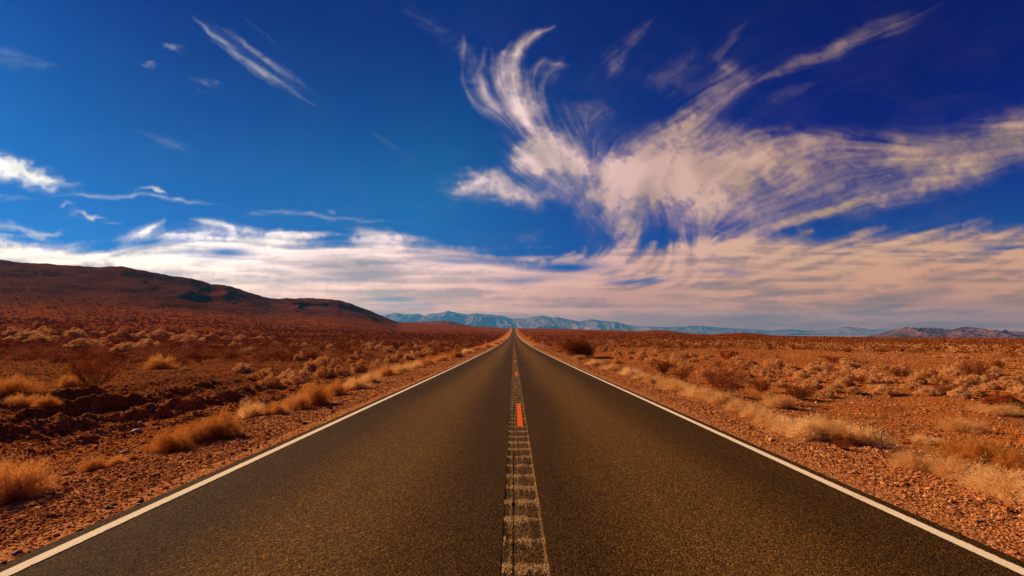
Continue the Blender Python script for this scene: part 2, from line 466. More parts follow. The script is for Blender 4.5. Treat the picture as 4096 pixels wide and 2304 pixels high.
# ------------------------------------------------------------------ road
def strip(name, x0, x1, ys, dz, mat, cols=2, thick=0, prof=None):
    ys = np.asarray(ys, float)
    c = road_x(ys); zz = road_z(ys) + dz
    xs = np.linspace(x0, x1, cols)
    X = c[:, None] + xs[None, :]; Y = np.repeat(ys[:, None], cols, 1); Z = np.repeat(zz[:, None], cols, 1)
    if prof is not None: Z = Z + prof(xs[None, :], Y)
    V = np.stack([X, Y, Z], -1).reshape(-1, 3)
    f = grid_faces(len(ys), cols)[:, ::-1]
    if thick:
        n = len(ys)
        low = np.concatenate([np.stack([c + x0 - .05, ys, zz - thick], -1), np.stack([c + x1 + .05, ys, zz - thick], -1),
                              np.stack([c + x0, ys, zz], -1), np.stack([c + x1, ys, zz], -1)])
        b = len(V); i = np.arange(n - 1)
        V = np.concatenate([V, low])
        l = np.stack([b + 2 * n + i, b + 2 * n + i + 1, b + i + 1, b + i], -1)
        r_ = np.stack([b + 3 * n + i + 1, b + 3 * n + i, b + n + i, b + n + i + 1], -1)
        f = np.concatenate([f, l[:, ::-1], r_[:, ::-1]])
    return obj(name, mesh_np(name, V, f, mat, True))

RYS = np.concatenate([np.linspace(-60, 0, 30), np.geomspace(.2, 60, 160), np.geomspace(61, 2050, 300)])
RUM = (-.115, .240)            # rumble strip either side of the centre
crown = lambda xs, Y: -.012 * np.abs(xs) * 0
l = strip('road', -3.80, RUM[0], RYS, .0, M['asphalt'], 10, .10)
r2 = strip('roadb', RUM[1], 3.80, RYS, .0, M['asphalt'], 10, .10)
# join the two lanes and the strip floor under the rumble cut into one road mesh
import bmesh
bm = bmesh.new()
for o in (l, r2): bm.from_mesh(o.data)
bm.to_mesh(l.data); bm.free(); bpy.data.objects.remove(r2)
tag(l, 'straight two lane asphalt road running to the horizon', 'road', kind='structure')

def build_rumble():
    per = .455
    ys = np.concatenate([np.arange(-3, 30, .0175), np.geomspace(30.02, 2050, 500)])
    xs = np.linspace(RUM[0], RUM[1], 26)
    Y, X = np.meshgrid(ys, xs, indexing='ij')
    ph = (Y / per + .30) % 1.0
    near = 1 - sstep(26, 30, Y)
    wob = (fbm(X * 18, Y * 2.5, 3, 61) - .5)
    tri = np.abs(ph - .5) * 2                     # 1 at the crest
    crest = sstep(.50, .98, tri + wob * .5)
    ends = np.minimum(sstep(RUM[0], RUM[0] + .045, X), sstep(RUM[1], RUM[1] - .018, X))
    cut = -.015 * (1 - crest) * ends
    rough = (vnoise(X * 90, Y * 90, 5) - .5) * .006
    # long saw lines left by the milling head
    lines = np.zeros_like(X)
    for cx_, w_, a_ in ((-.085, .016, .35), (-.045, .012, .45), (.020, .010, .40), (.095, .006, .26), (.15, .006, .2), (.226, .009, .55)):
        lines += a_ * np.exp(-((X - cx_ - .004 * np.sin(Y * 1.3)) / w_) ** 2)
    gap = np.exp(-((X + .014 - .003 * np.sin(Y * .9)) / .008) ** 2)
    gapl = np.exp(-((X + .109) / .007) ** 2) * np.clip(1.6 * vnoise(X * 0, Y * 5, 66) - .5, 0, 1)
    Z = road_z(Y) + near * (cut + rough - .006 * gap - .016 * gapl) + (1 - near) * -.004
    V = np.stack([X + road_x(Y), Y, Z], -1).reshape(-1, 3)
    fo = grid_faces(len(ys), len(xs))[:, ::-1]
    m = mesh_np('rumble_strip', V, fo, M['rumble'], False)
    wear = np.clip(.78 * crest + lines * .95 - .45 * gap - .5 * gapl + .18 + .55 * wob, 0, 1)  # wear tone, with groove shade painted into the left edge nicks
    fade = sstep(20, 110, Y)
    wear = wear * (1 - fade) + fade * np.clip(.30 + lines * .55 - .5 * gap, 0, 1)
    a = m.attributes.new('wear', 'FLOAT', 'POINT'); a.data.foreach_set('value', wear.ravel().astype(np.float32))
    tag(obj('rumble_strip', m), 'milled rumble strip of pale ridges down the road centre', 'rumble strip', kind='structure')
build_rumble()

for nm, x0, lab in (('edge_line', -3.67, 'solid white edge line along the left side of the road'), ('edge_line', 3.56, 'solid white edge line along the right side of the road')):
    o = strip(nm, x0, x0 + .115, RYS[RYS > -40], .005, M['white'], 2)
    tag(o, lab, 'road marking', kind='structure')

# orange centre dashes, each its own marking
k = 0
y0 = 9.05
while y0 < 330:
    o = strip('lane_dash', .055, .165, np.linspace(y0, y0 + 3.05, 60), .004 + .00002 * y0, M['orange'], 8,
              prof=(lambda xs, Y: -.014 * (1 - sstep(.55, .98, np.abs(((Y / .455 + .30) % 1.0) - .5) * 2)) * (1 - sstep(26, 30, Y))))
    word = ['nearest', 'second nearest', 'third nearest', 'fourth nearest', 'fifth nearest', 'sixth nearest'][k] if k < 6 else None
    tag(o, (word + ' orange dash painted on the rumble strip') if word else 'tiny far orange dash on the road centre near the horizon',
        'road marking', 'orange dashes down the road centre', 'structure')
    k += 1; y0 += 12.2

# ------------------------------------------------------------------ distant ranges
def mrange(name, pts, D, depth, mat, base, seed, label, amp=.45, nu=420, fs=1.0, ns=70, floor_z=-50, jg=.05):
    pts = np.array(pts, float)
    us, ts = ut(pts[:, 0], pts[:, 1])
    U = np.linspace(us[0], us[-1], nu)
    T = np.interp(U, us, ts)
    H = EYE + T * D
    jag = (fbm(U * D / (depth * .10), U * 0 + seed, 4, seed) - .5) * 2
    H = H + jag * (H - base) * jg
    s = np.linspace(0, 1.6, ns)
    SS, UU = np.meshgrid(s, U, indexing='ij')
    Hh = np.repeat((H - base)[None, :], ns, 0)
    prof = np.where(SS <= 1, SS ** 1.25, 1 - (SS - 1) * 1.5)
    Y = D - depth * (1 - SS); X = UU * D * (1 + 0 * SS)
    k_ = fs / depth * 3.2
    rn = ridged(X * k_ + fbm(X * k_ * .7, Y * k_ * .7, 3, seed + 3) * 1.2, Y * k_ * .45, 5, seed + 9)
    env = np.clip(np.sin(np.clip(SS, 0, 1) * math.pi), 0, 1) ** .7
    Z = base + Hh * prof + Hh * amp * env * (rn - .62)
    Z = np.where(SS == 0, floor_z - 20, Z)
    Z = np.maximum(Z, floor_z - 20)
    V = np.stack([X, Y, Z], -1).reshape(-1, 3)
    o = obj(name, mesh_np(name, V, grid_faces(ns, nu)[:, ::-1], mat, False))
    tag(o, label, 'mountains', kind='structure')
    return o

M['m_blue'] = mat_mountain('far_range_rock', (.34, .20, .12), (.12, .08, .06), .0011)
M['m_faint'] = mat_mountain('faint_range_rock', (.30, .17, .10), (.14, .09, .06), .0006)
M['m_brown'] = mat_mountain('rocky_outcrop', (.20, .075, .045), (.022, .008, .008), .005)
M['m_small'] = mat_mountain('small_hill_soil', (.24, .075, .035), (.15, .045, .022), .01)
mrange('mountain_range', [(1250, 1310), (1400, 1270), (1500, 1262), (1537, 1259), (1584, 1251), (1620, 1256.5), (1672, 1252.5), (1696, 1263), (1716, 1256.5), (1755, 1254),
       (1795, 1243.5), (1839, 1252.5), (1871, 1258), (1906, 1252.5), (1938, 1254), (1978, 1259), (2018, 1267), (2048, 1273), (2100, 1275), (2127, 1266.5),
       (2163, 1264), (2199, 1266), (2207, 1270), (2227, 1266), (2259, 1273), (2310, 1284), (2342, 1281), (2374, 1276.5), (2426, 1282), (2465, 1289),
       (2517, 1299), (2565, 1305), (2605, 1313), (2644, 1321), (2710, 1334)], 15000, 3200, M['m_blue'], -40, 21,
       'jagged blue mountain range beyond the end of the road', .5, 700, 1.6, 110)
mrange('mountain_range', [(2400, 1312), (2553, 1306), (2605, 1306), (2660, 1307), (2724, 1306), (2779, 1301), (2823, 1304), (2903, 1311), (3002, 1316), (3072, 1320),
       (3167, 1316), (3231, 1323), (3271, 1322), (3400, 1327), (3600, 1326), (3900, 1330), (4096, 1326), (4400, 1328)], 17800, 900, M['m_faint'], -40, 33,
       'faintest low blue range on the horizon right of the jagged mountains', .4, 500, 1.2, 50)
mrange('mountain_range', [(2690, 1331), (2704, 1325), (2740, 1320), (2775, 1317), (2843, 1320), (2903, 1327), (2930, 1334)], 16200, 900, M['m_faint'], -45, 35,
       'small low purple ridge in front of the faintest blue range', .4, 160, 1.2, 40)
mrange('mountain_range', [(3200, 1334), (3263, 1327), (3326, 1314), (3382, 1306), (3430, 1309), (3485, 1319), (3521, 1314), (3569, 1320), (3600, 1324), (3700, 1328), (3800, 1336)],
       16000, 1800, M['m_faint'], -45, 37, 'grey blue dome shaped mountain just left of the brown rocky hills', .45, 320, 1.4, 60)
mrange('mountain_range', [(3540, 1345), (3570, 1334), (3589, 1325), (3628, 1310), (3668, 1311), (3704, 1307), (3740, 1315), (3764, 1311), (3787, 1326), (3811, 1316), (3847, 1311),
       (3871, 1308), (3895, 1311), (3915, 1313), (3946, 1333), (3986, 1336), (4020, 1330), (4046, 1326), (4075, 1331), (4096, 1337), (4140, 1342), (4200, 1344), (4300, 1330), (4450, 1328), (4600, 1344)],
       5000, 900, M['m_brown'], -48, 41, 'brown rocky hills rising from the plain at the far right', .95, 900, 2.6, 140, jg=.17)
mrange('hills', [(1540, 1296), (1600, 1290), (1680, 1286), (1739, 1280), (1779, 1280), (1819, 1287), (1890, 1301), (1950, 1306), (2000, 1312)], 3100, 800, M['m_small'], -20, 43,
       'small smooth brown hill in front of the blue mountains', .25, 200, 1.0, 50)

# ------------------------------------------------------------------ stones
def ico_stone():
    t = (1 + 5 ** .5) / 2
    v = np.array([(-1, t, 0), (1, t, 0), (-1, -t, 0), (1, -t, 0), (0, -1, t), (0, 1, t), (0, -1, -t), (0, 1, -t), (t, 0, -1), (t, 0, 1), (-t, 0, -1), (-t, 0, 1)], float)
    v /= np.linalg.norm(v[0])
    f = np.array([(0, 11, 5), (0, 5, 1), (0, 1, 7), (0, 7, 10), (0, 10, 11), (1, 5, 9), (5, 11, 4), (11, 10, 2), (10, 7, 6), (7, 1, 8), (3, 9, 4), (3, 4, 2), (3, 2, 6), (3, 6, 8), (3, 8, 9), (4, 9, 5), (2, 4, 11), (6, 2, 10), (8, 6, 7), (9, 8, 1)])
    return v, f
def scatter_stones(n):
    v0, f0 = ico_stone()
    r = np.exp(rng.uniform(math.log(3.2), math.log(105), n * 3)); a = np.where(rng.random(n * 3) < .86, rng.uniform(-radians(56), radians(56), n * 3), rng.uniform(-radians(85), radians(85), n * 3))
    x = r * np.sin(a); y = r * np.cos(a)
    d = np.abs(x - road_x(y))
    dens = np.where(d < 4.1, .22, np.where(d < 7.5, 1.0, .55 + .45 * (fbm(x / 2.2, y / 2.2, 3, 77) > .5)))
    berm = (x < -8) & (x > -17) & (r < 34)
    dens = np.where(berm, 1, dens)
    ok = (d > 3.74) & (rng.random(n * 3) < dens)
    x, y, r, d, berm = x[ok][:n], y[ok][:n], r[ok][:n], d[ok][:n], berm[ok][:n]
    n = len(x)
    size = (.0028 + .00042 * r) * np.exp(rng.normal(0, .45, n)) + .004
    size = np.where(rng.random(n) < .02, size * 2.3, size)
    size = np.where(berm & (rng.random(n) < .25), size * 1.7, size)
    size = np.clip(size, .003, .07)
    z = land(x, y)
    sc = size[:, None, None] * rng.uniform(.6, 1.25, (n, 1, 3)) * np.array([1.15, 1.15, .75])
    th = rng.uniform(0, 6.28, n); c, s_ = np.cos(th), np.sin(th)
    V = v0[None] * rng.uniform(.75, 1.2, (n, 12, 1)) * sc
    X = V[..., 0] * c[:, None] - V[..., 1] * s_[:, None]; Y = V[..., 0] * s_[:, None] + V[..., 1] * c[:, None]
    V = np.stack([X + x[:, None], Y + y[:, None], V[..., 2] + (z + size * .2)[:, None]], -1)
    Fc = (f0[None] + (np.arange(n) * 12)[:, None, None]).reshape(-1, 3)
    o = obj('gravel', mesh_np('gravel', V.reshape(-1, 3), Fc, M['stones'], False))
    tag(o, 'loose reddish gravel strewn over both shoulders and the desert', 'gravel', kind='stuff')
scatter_stones(290000)

def big_stone(px, py, w, label):
    p = at(px, py)
    if p is None: return
    v, f = ico_stone()
    bm = bmesh.new(); vs = [bm.verts.new(c) for c in v]
    for a, b, c in f: bm.faces.new((vs[a], vs[b], vs[c]))
    bmesh.ops.subdivide_edges(bm, edges=bm.edges, cuts=1, use_grid_fill=True)
    sd = random.random() * 99
    s = w / F * p[1] / 2
    for q in bm.verts:
        q.co.normalize()
        k = .78 + .5 * float(vnoise(q.co.x * 1.6 + sd, q.co.y * 1.6 + q.co.z * 2.1, 3))
        q.co = (q.co.x * s * k * 1.15, q.co.y * s * k, q.co.z * s * k * .72)
    me = bpy.data.meshes.new('stone'); bm.to_mesh(me); bm.free(); me.materials.append(M['stonebig'])
    o = obj('stone', me, loc=(p[0], p[1], p[2] + s * .3)); o.rotation_euler.z = random.random() * 6
    tag(o, label, 'stone', 'larger stones lying on the roadside gravel')
for a in [(1215, 1697, 17, 'dark stone on the left gravel shoulder, nearest to the end of the orange grass row'),
          (70, 2222, 26, 'dark round stone at the bottom left corner beside the white line'),
          (430, 2035, 22, 'pale stone on the left gravel midway between grass and white line'),
          (560, 2012, 20, 'lone stone on the left gravel close to the white line'),
          (505, 1813, 20, 'rounded stone beside the two small orange tufts on the left'),
          (545, 1735, 34, 'low brown boulder left of the big orange grass clump'),
          (190, 1905, 20, 'stone right of the orange clump at the left edge'),
          (860, 1640, 16, 'dark stone behind the big orange grass clump left of the road'),
          (625, 1696, 15, 'larger of two dark stones on the bare left ground'),
          (560, 1694, 14, 'smaller of two dark stones on the bare left ground'),
          (3920, 2088, 18, 'pale round stone on the right gravel below the straw clumps'),
          (3810, 2040, 22, 'reddish stone on the right gravel shoulder near the white line'),
          (2814, 1466, 11, 'white stone among the bushes right of the road'),
          (3020, 1486, 8, 'tiny white stone beside the reddish bushes on the right')]:
    big_stone(*a)

# ------------------------------------------------------------------ plants
def quads_at(P, size, flat=0.0, aspect=1.6):
    """random oriented small quads centred at P"""
    n = len(P)
    a = rng.normal(size=(n, 3)); a /= np.linalg.norm(a, axis=1)[:, None]
    b = np.cross(a, rng.normal(size=(n, 3))); b /= np.linalg.norm(b, axis=1)[:, None] + 1e-9
    s = np.asarray(size)[:, None] if np.ndim(size) else size
    a = a * s * aspect / 2; b = b * s / 2
    V = np.stack([P - a, P + b, P + a, P - b], 1).reshape(-1, 3)
    return V, np.arange(n * 4).reshape(-1, 4)

def tubes(segs, sides=3):
    """segs: list of (p0,p1,r0,r1)"""
    segs = [s for s in segs]
    P0 = np.array([s[0] for s in segs]); P1 = np.array([s[1] for s in segs])
    r0 = np.array([s[2] for s in segs]); r1 = np.array([s[3] for s in segs])
    d = P1 - P0; d /= np.linalg.norm(d, axis=1)[:, None] + 1e-9
    up = np.where(np.abs(d[:, 2:3]) > .9, np.array([[1., 0, 0]]), np.array([[0, 0, 1.]]))
    a = np.cross(d, up); a /= np.linalg.norm(a, axis=1)[:, None]; b = np.cross(d, a)
    V = []
    for k in range(sides):
        t = 2 * math.pi * k / sides
        V.append(P0 + (a * math.cos(t) + b * math.sin(t)) * r0[:, None])
    for k in range(sides):
        t = 2 * math.pi * k / sides
        V.append(P1 + (a * math.cos(t) + b * math.sin(t)) * r1[:, None])
    V = np.stack(V, 1).reshape(-1, 3); n = len(segs)
    f = []
    for k in range(sides):
        k2 = (k + 1) % sides
        f.append(np.stack([np.full(n, k), np.full(n, k2), np.full(n, sides + k2), np.full(n, sides + k)], -1) + (np.arange(n) * 2 * sides)[:, None])
    return V, np.concatenate(f)

def stems_mesh(tips, r, name='stems', base_r=.08):
    segs = []
    for t in tips:
        b = np.array([rng.normal(0, base_r * .5), rng.normal(0, base_r * .5), -.03])
        mid = b * .5 + t * .5 + rng.normal(0, .05, 3) * np.linalg.norm(t); mid[2] = max(mid[2] * .85, .0)
        segs.append((b, mid, r, r * .7)); segs.append((mid, t, r * .7, r * .3))
    V, f = tubes(segs)
    return mesh_np(name, V, f, M['stem'])

def salt_mesh(nl, leaves, leaf, mat):
    """rounded mound of knobbly lobes; unit width, height about .5"""
    th = rng.uniform(0, 2 * math.pi, nl); ph = np.arccos(rng.uniform(-.05, 1, nl))
    sx, sy = rng.uniform(.85, 1.15, 2)
    rad = .40 * rng.uniform(.72, 1.12, nl)
    C = np.stack([rad * np.sin(ph) * np.cos(th) * sx, rad * np.sin(ph) * np.sin(th) * sy, .03 + np.abs(rad * np.cos(ph)) * .95], -1)
    C[:, 2] *= 1.0 + .25 * np.sin(th * 2 + rng.uniform(0, 6))
    lr = rng.uniform(.055, .125, nl)
    idx = rng.integers(0, nl, leaves)
    dr = rng.normal(size=(leaves, 3)); dr /= np.linalg.norm(dr, axis=1)[:, None]
    dr[:, 2] = np.where(rng.random(leaves) < .7, np.abs(dr[:, 2]), dr[:, 2])
    P = C[idx] + dr * (lr[idx] * rng.uniform(.65, 1.05, leaves))[:, None]
    P[:, 2] = np.maximum(P[:, 2], rng.uniform(.0, .03, leaves))
    # inner filling foliage
    m = leaves // 5
    Q = rng.normal(size=(m, 3)); Q /= np.linalg.norm(Q, axis=1)[:, None]; Q *= (.36 * rng.random(m) ** .4)[:, None]
    Q[:, 2] = np.abs(Q[:, 2]) * .85
    P = np.concatenate([P, Q])
    V, f = quads_at(P, leaf * rng.uniform(.6, 1.3, len(P)))
    return mesh_np('foliage', V, f, mat), C

def blades(n, L, w, spread, lean, curl, mat, name='blades', ex=1.0):
    a = rng.uniform(0, 2 * math.pi, n); rr = spread * np.sqrt(rng.random(n))
    b = np.stack([rr * np.cos(a) * ex, rr * np.sin(a), np.zeros(n) - .01], -1)
    out = np.stack([np.cos(a), np.sin(a), np.zeros(n)], -1) + rng.normal(0, .6, (n, 3)) * np.array([1, 1, 0])
    le = lean * (.25 + rr / spread) * rng.uniform(.5, 1.4, n)
    d = out * le[:, None] + np.array([0, 0, 1.]); d /= np.linalg.norm(d, axis=1)[:, None]
    Ls = L * rng.uniform(.45, 1.1, n) * (1 - .35 * (rr / spread) ** 2)
    mid = b + d * (Ls * .55)[:, None] + rng.normal(0, .012, (n, 3))
    d2 = d + out * curl + rng.normal(0, .22, (n, 3)); d2 /= np.linalg.norm(d2, axis=1)[:, None]
    tip = mid + d2 * (Ls * .5)[:, None]
    tip[:, 2] = np.maximum(tip[:, 2], .01)
    side = np.cross(d, rng.normal(size=(n, 3))); side /= np.linalg.norm(side, axis=1)[:, None]
    side *= (w * rng.uniform(.6, 1.2, n))[:, None] / 2
    V = np.stack([b - side, b + side, mid + side * .8, mid - side * .8, tip], 1).reshape(-1, 3)
    o = np.arange(n) * 5
    tri = np.concatenate([np.stack([o, o + 1, o + 2], -1), np.stack([o, o + 2, o + 3], -1), np.stack([o + 3, o + 2, o + 4], -1)])
    return mesh_np(name, V, tri, mat)

def fluffy(n, L, w, mat, ex=1.0, ht=.42):
    """dense dome of short crossing dry stalks, unit width"""
    nt_ = 150
    T = rng.normal(size=(nt_, 3)); T[:, 2] = np.abs(T[:, 2]) * .9; T /= np.linalg.norm(T, axis=1)[:, None]
    ti = rng.integers(0, nt_, n); tl = rng.uniform(.72, 1.12, nt_)
    a = T[ti] + rng.normal(0, .12, (n, 3)); a /= np.linalg.norm(a, axis=1)[:, None]; a[:, 2] = np.abs(a[:, 2])
    th = np.arctan2(a[:, 1], a[:, 0])
    lump = 1 + .24 * np.sin(th * 3 + rng.uniform(0, 6)) + .12 * np.sin(th * 5 + rng.uniform(0, 6)) + .08 * np.sin(a[:, 2] * 7 + th * 2)
    rad = (rng.random(n) ** .42) * lump * tl[ti] * np.exp(rng.normal(0, .07, n))
    P = a * rad[:, None] * np.array([.47 * ex, .47, ht])
    d = a * np.array([.9, .9, 1.1]) + rng.normal(0, .7, (n, 3)) + np.array([0, 0, .25]); d /= np.linalg.norm(d, axis=1)[:, None]
    Ls = L * rng.uniform(.5, 1.3, n)
    side = np.cross(d, rng.normal(size=(n, 3))); side /= np.linalg.norm(side, axis=1)[:, None]
    side *= (w * rng.uniform(.6, 1.2, n))[:, None] / 2
    q0 = P - d * (Ls * .5)[:, None]; q0[:, 2] = np.maximum(q0[:, 2], -.02)
    q1 = P + d * (Ls * .5)[:, None]; q1[:, 2] = np.maximum(q1[:, 2], .0)
    V = np.stack([q0 - side, q0 + side, q1], 1).reshape(-1, 3)
    return mesh_np('blades', V, np.arange(n * 3).reshape(-1, 3), mat)

def creo_meshes(nmain, leaves, leaf, mat, thick=.008, height=.85, dense=.5):
    """open fan of woody stems with small leaves; unit width"""
    segs = []; tips = []
    for i in range(nmain):
        a = rng.uniform(0, 2 * math.pi); ln = rng.uniform(.25, .95) * .5
        top = np.array([math.cos(a) * ln, math.sin(a) * ln, height * rng.uniform(.6, 1.0) * (1 - .5 * (ln / .5) ** 2 * .6)])
        b = np.array([rng.normal(0, .03), rng.normal(0, .03), -.03])
        pts = [b]
        for k in range(1, 5):
            t = k / 4
            pts.append(b * (1 - t) + top * t + np.array([math.cos(a), math.sin(a), 0]) * .05 * math.sin(t * 3.1) + rng.normal(0, .018, 3))
        for k in range(4):
            segs.append((pts[k], pts[k + 1], thick * (1 - k * .2), thick * (.8 - k * .2)))
            if k >= 1:
                for _ in range(3):
                    dd = (pts[k + 1] - pts[k]); dd /= np.linalg.norm(dd)
                    dd = dd + rng.normal(0, .5, 3); dd /= np.linalg.norm(dd)
                    q = pts[k] + (pts[k + 1] - pts[k]) * rng.random()
                    e = q + dd * rng.uniform(.08, .2)
                    e[2] = max(e[2], .02)
                    segs.append((q, e, thick * .4, thick * .15)); tips.append((q, e))
                    dd2 = dd + rng.normal(0, .5, 3); dd2 /= np.linalg.norm(dd2)
                    m = (q + e) / 2; e2 = m + dd2 * rng.uniform(.05, .12); e2[2] = max(e2[2], .02)
                    segs.append((m, e2, thick * .3, thick * .12)); tips.append((m, e2))
    V, f = tubes(segs); sm = mesh_np('stems', V, f, M['stem'])
    T0 = np.array([t[0] for t in tips]); T1 = np.array([t[1] for t in tips])
    i = rng.integers(0, len(T0), leaves); t = rng.random(leaves)[:, None] ** .5
    P = T0[i] * (1 - t) + T1[i] * t + rng.normal(0, .012 + .02 * dense, (leaves, 3))
    P[:, 2] = np.maximum(P[:, 2], .01)
    V, f = quads_at(P, leaf * rng.uniform(.6, 1.3, leaves))
    return sm, mesh_np('foliage', V, f, mat)

LIB = {}
LIB['salt_big'] = []
for i in range(4):
    fm, C = salt_mesh(60, 9000, .021, M['salt']); LIB['salt_big'].append((stems_mesh(C[:40], .006), fm))
LIB['salt_mid'] = []
for i in range(5):
    fm, C = salt_mesh(34, 5200, .024, M['salt']); LIB['salt_mid'].append((stems_mesh(C[:18], .008), fm))
LIB['gold_big'] = [(fluffy(15000, .060, .0062, M['gold'], ex, ht), blades(260, .50, .004, .32, 1.0, .3, M['gold'])) for ex, ht in ((1, .45), (1.1, .5), (.9, .42))]
LIB['gold_mid'] = [(fluffy(3500, .13, .012, M['gold'], 1, ht),) for ht in (.42, .5, .46)]
LIB['straw_big'] = [(fluffy(12000, .065, .0066, M['straw'], ex, ht), blades(520, .52, .0045, .34, 1.0, .35, M['straw'])) for ex, ht in ((1, .42), (1.1, .46), (.9, .40))]
LIB['straw_mid'] = [(fluffy(3000, .16, .012, M['straw'], 1, ht), blades(350, .6, .012, .3, .9, .35, M['straw'])) for ht in (.42, .48)]
LIB['creo_big'] = [creo_meshes(34, 6500, .017, M['creo'], .007), creo_meshes(34, 3400, .014, M['red'], .0065), creo_meshes(36, 3500, .015, M['red'], .006)]
LIB['creo_mid'] = [creo_meshes(18, 1500, .038, M['creo'], .010), creo_meshes(18, 1500, .038, M['red'], .010)]
LIB['creo_dense'] = [creo_meshes(46, 7500, .020, M['creo'], .007, .62, 1.0)]
LIB['mound_red'] = [(lambda t: (stems_mesh(t[1][:20], .006), t[0]))(salt_mesh(50, 8000, .020, M['red']))]

PLACED = []      # dicts for labelling
TARGETS = []
def put(kind, px, py, w, h, name, cat, group, label=None, parts=None, var=None, landmark=None, slim=None):
    p = at(px, py)
    if p is None: return None
    d_ = abs(p[0] - float(road_x(p[1])))
    W = w / F * p[1]; Hh = h / F * p[1]
    variants = LIB[kind]; v = variants[(len(PLACED) if var is None else var) % len(variants)]
    sz = {'salt': .50, 'gold': .45, 'stra': .50, 'creo': .80, 'moun': .5}[kind[:4]]
    if kind == 'creo_dense': sz = .6
    root = bpy.data.objects.new(name, None); COL.objects.link(root)
    root.empty_display_size = .2
    root.location = (p[0], p[1], p[2] - .02 * Hh)
    root.rotation_euler = (0, 0, random.random() * 6.28)
    root.scale = (W, W, Hh / sz)
    names = parts or (['stems', 'foliage'] if kind[:4] in ('salt', 'creo', 'moun') else ['dry_stalks', 'long_blades'])
    for nm, me in zip(names, v): obj(nm, me, root)
    tag(root, label, cat, group)
    PLACED.append(dict(o=root, px=px, py=py, w=w, h=h, kind=kind, x=p[0], y=p[1], label=label, cat=cat, lm=landmark, W=W))
    return root

GG = 'clumps of dry grass along the road shoulders'
GC = 'open twiggy creosote bushes scattered over the desert'
GS = 'rounded tan saltbushes scattered over the desert'
def gold(px, py, w, h, label, big=True, lm=None): put('gold_big' if big else 'gold_mid', px, py, w, h * .95, 'grass_clump', 'dry grass', GG, label, landmark=lm)
def straw(px, py, w, h, label, big=True, lm=None):
    if px > 2300: w, h = w * 1.22, h * 1.02
    put('straw_big' if big else 'straw_mid', px, py, w, h, 'grass_clump', 'dry grass', GG, label, landmark=lm)
def creo(px, py, w, h, label, var=0, kind='creo_big', lm=None): put(kind, px, py, w, h, 'creosote_bush', 'bush', GC, label, var=var, landmark=lm)

# --- orange clumps, left
gold(45, 1576, 190, 76, 'large round orange bush with black shaded base at the left edge', lm='round orange bush at the left edge')
gold(92, 1624, 125, 44, 'left one of two low orange tufts below the round orange bush')
gold(187, 1630, 95, 40, 'right one of two low orange tufts below the round orange bush', lm='two low orange tufts at the left')
gold(292, 1548, 110, 56, 'orange tuft touching the left foot of the leafless creosote bush')
gold(645, 1474, 105, 52, 'single orange tuft on bare grey gravel left of the pale saltbushes', lm='single orange tuft on grey gravel')
gold(35, 1990, 280, 150, 'big orange clump cut by the left edge, nearest to the camera')
gold(375, 1879, 85, 50, 'small round orange tuft on the gravel between edge clump and white line')
gold(465, 1858, 62, 24, 'flat orange tuft just right of the small round orange tuft')
gold(530, 1842, 50, 22, 'tiny orange tuft nearest to the rounded stone on the left')
gold(690, 1800, 150, 82, 'nearest of the two big joined orange clumps on the left shoulder')
gold(790, 1772, 130, 70, 'low orange clump joining the two big clumps on the left shoulder')
gold(880, 1748, 190, 98, 'taller rear one of the two big joined orange clumps on the left shoulder', lm='tall orange clump on the left shoulder')
gold(600, 1795, 60, 20, 'flat orange tuft just left of the nearest big joined clump')
straw(1005, 1665, 90, 60, 'thin straw clump between the two orange masses of the left shoulder')
gold(1108, 1657, 100, 46, 'orange clump at the near end of the long left grass row')
gold(1190, 1640, 110, 72, 'second orange clump of the long left grass row')
gold(1262, 1618, 125, 82, 'tallest orange clump of the long left grass row', lm='tallest orange clump of the left grass row')
gold(1345, 1583, 110, 58, 'fourth orange clump of the long left grass row')
straw(1420, 1553, 110, 50, 'tan clump following the fourth orange one in the left grass row')
straw(1480, 1532, 90, 44, 'second tan clump in the middle of the left grass row')
gold(1545, 1505, 105, 46, 'golden clump at the middle of the left grass row', lm='middle of the left grass row')
straw(1600, 1490, 90, 38, 'tan clump right behind the golden middle of the left grass row')
straw(1655, 1476, 85, 34, 'tan clump in the rear half of the left grass row')
gold(1705, 1460, 80, 30, 'golden clump in the rear half of the left grass row')
gold(1765, 1444, 75, 30, 'bright orange clump toward the far end of the left grass row', False)
gold(1822, 1429, 80, 28, 'brightest orange clump toward the far end of the left grass row', False)
straw(1868, 1412, 50, 20, 'small tan clump beside the nearest left roadside post', False)
gold(1905, 1400, 46, 18, 'small orange mound just left of the nearest left roadside post', False)
gold(1950, 1388, 40, 14, 'small orange tuft right behind the nearest left roadside post', False)
gold(1985, 1377, 34, 12, 'small orange tuft between the two left roadside posts', False)
gold(2004, 1369, 28, 10, 'tiny orange tuft just below the far left roadside post', False)
gold(2018, 1361, 22, 8, 'tiny orange tuft beyond the far left roadside post', False)
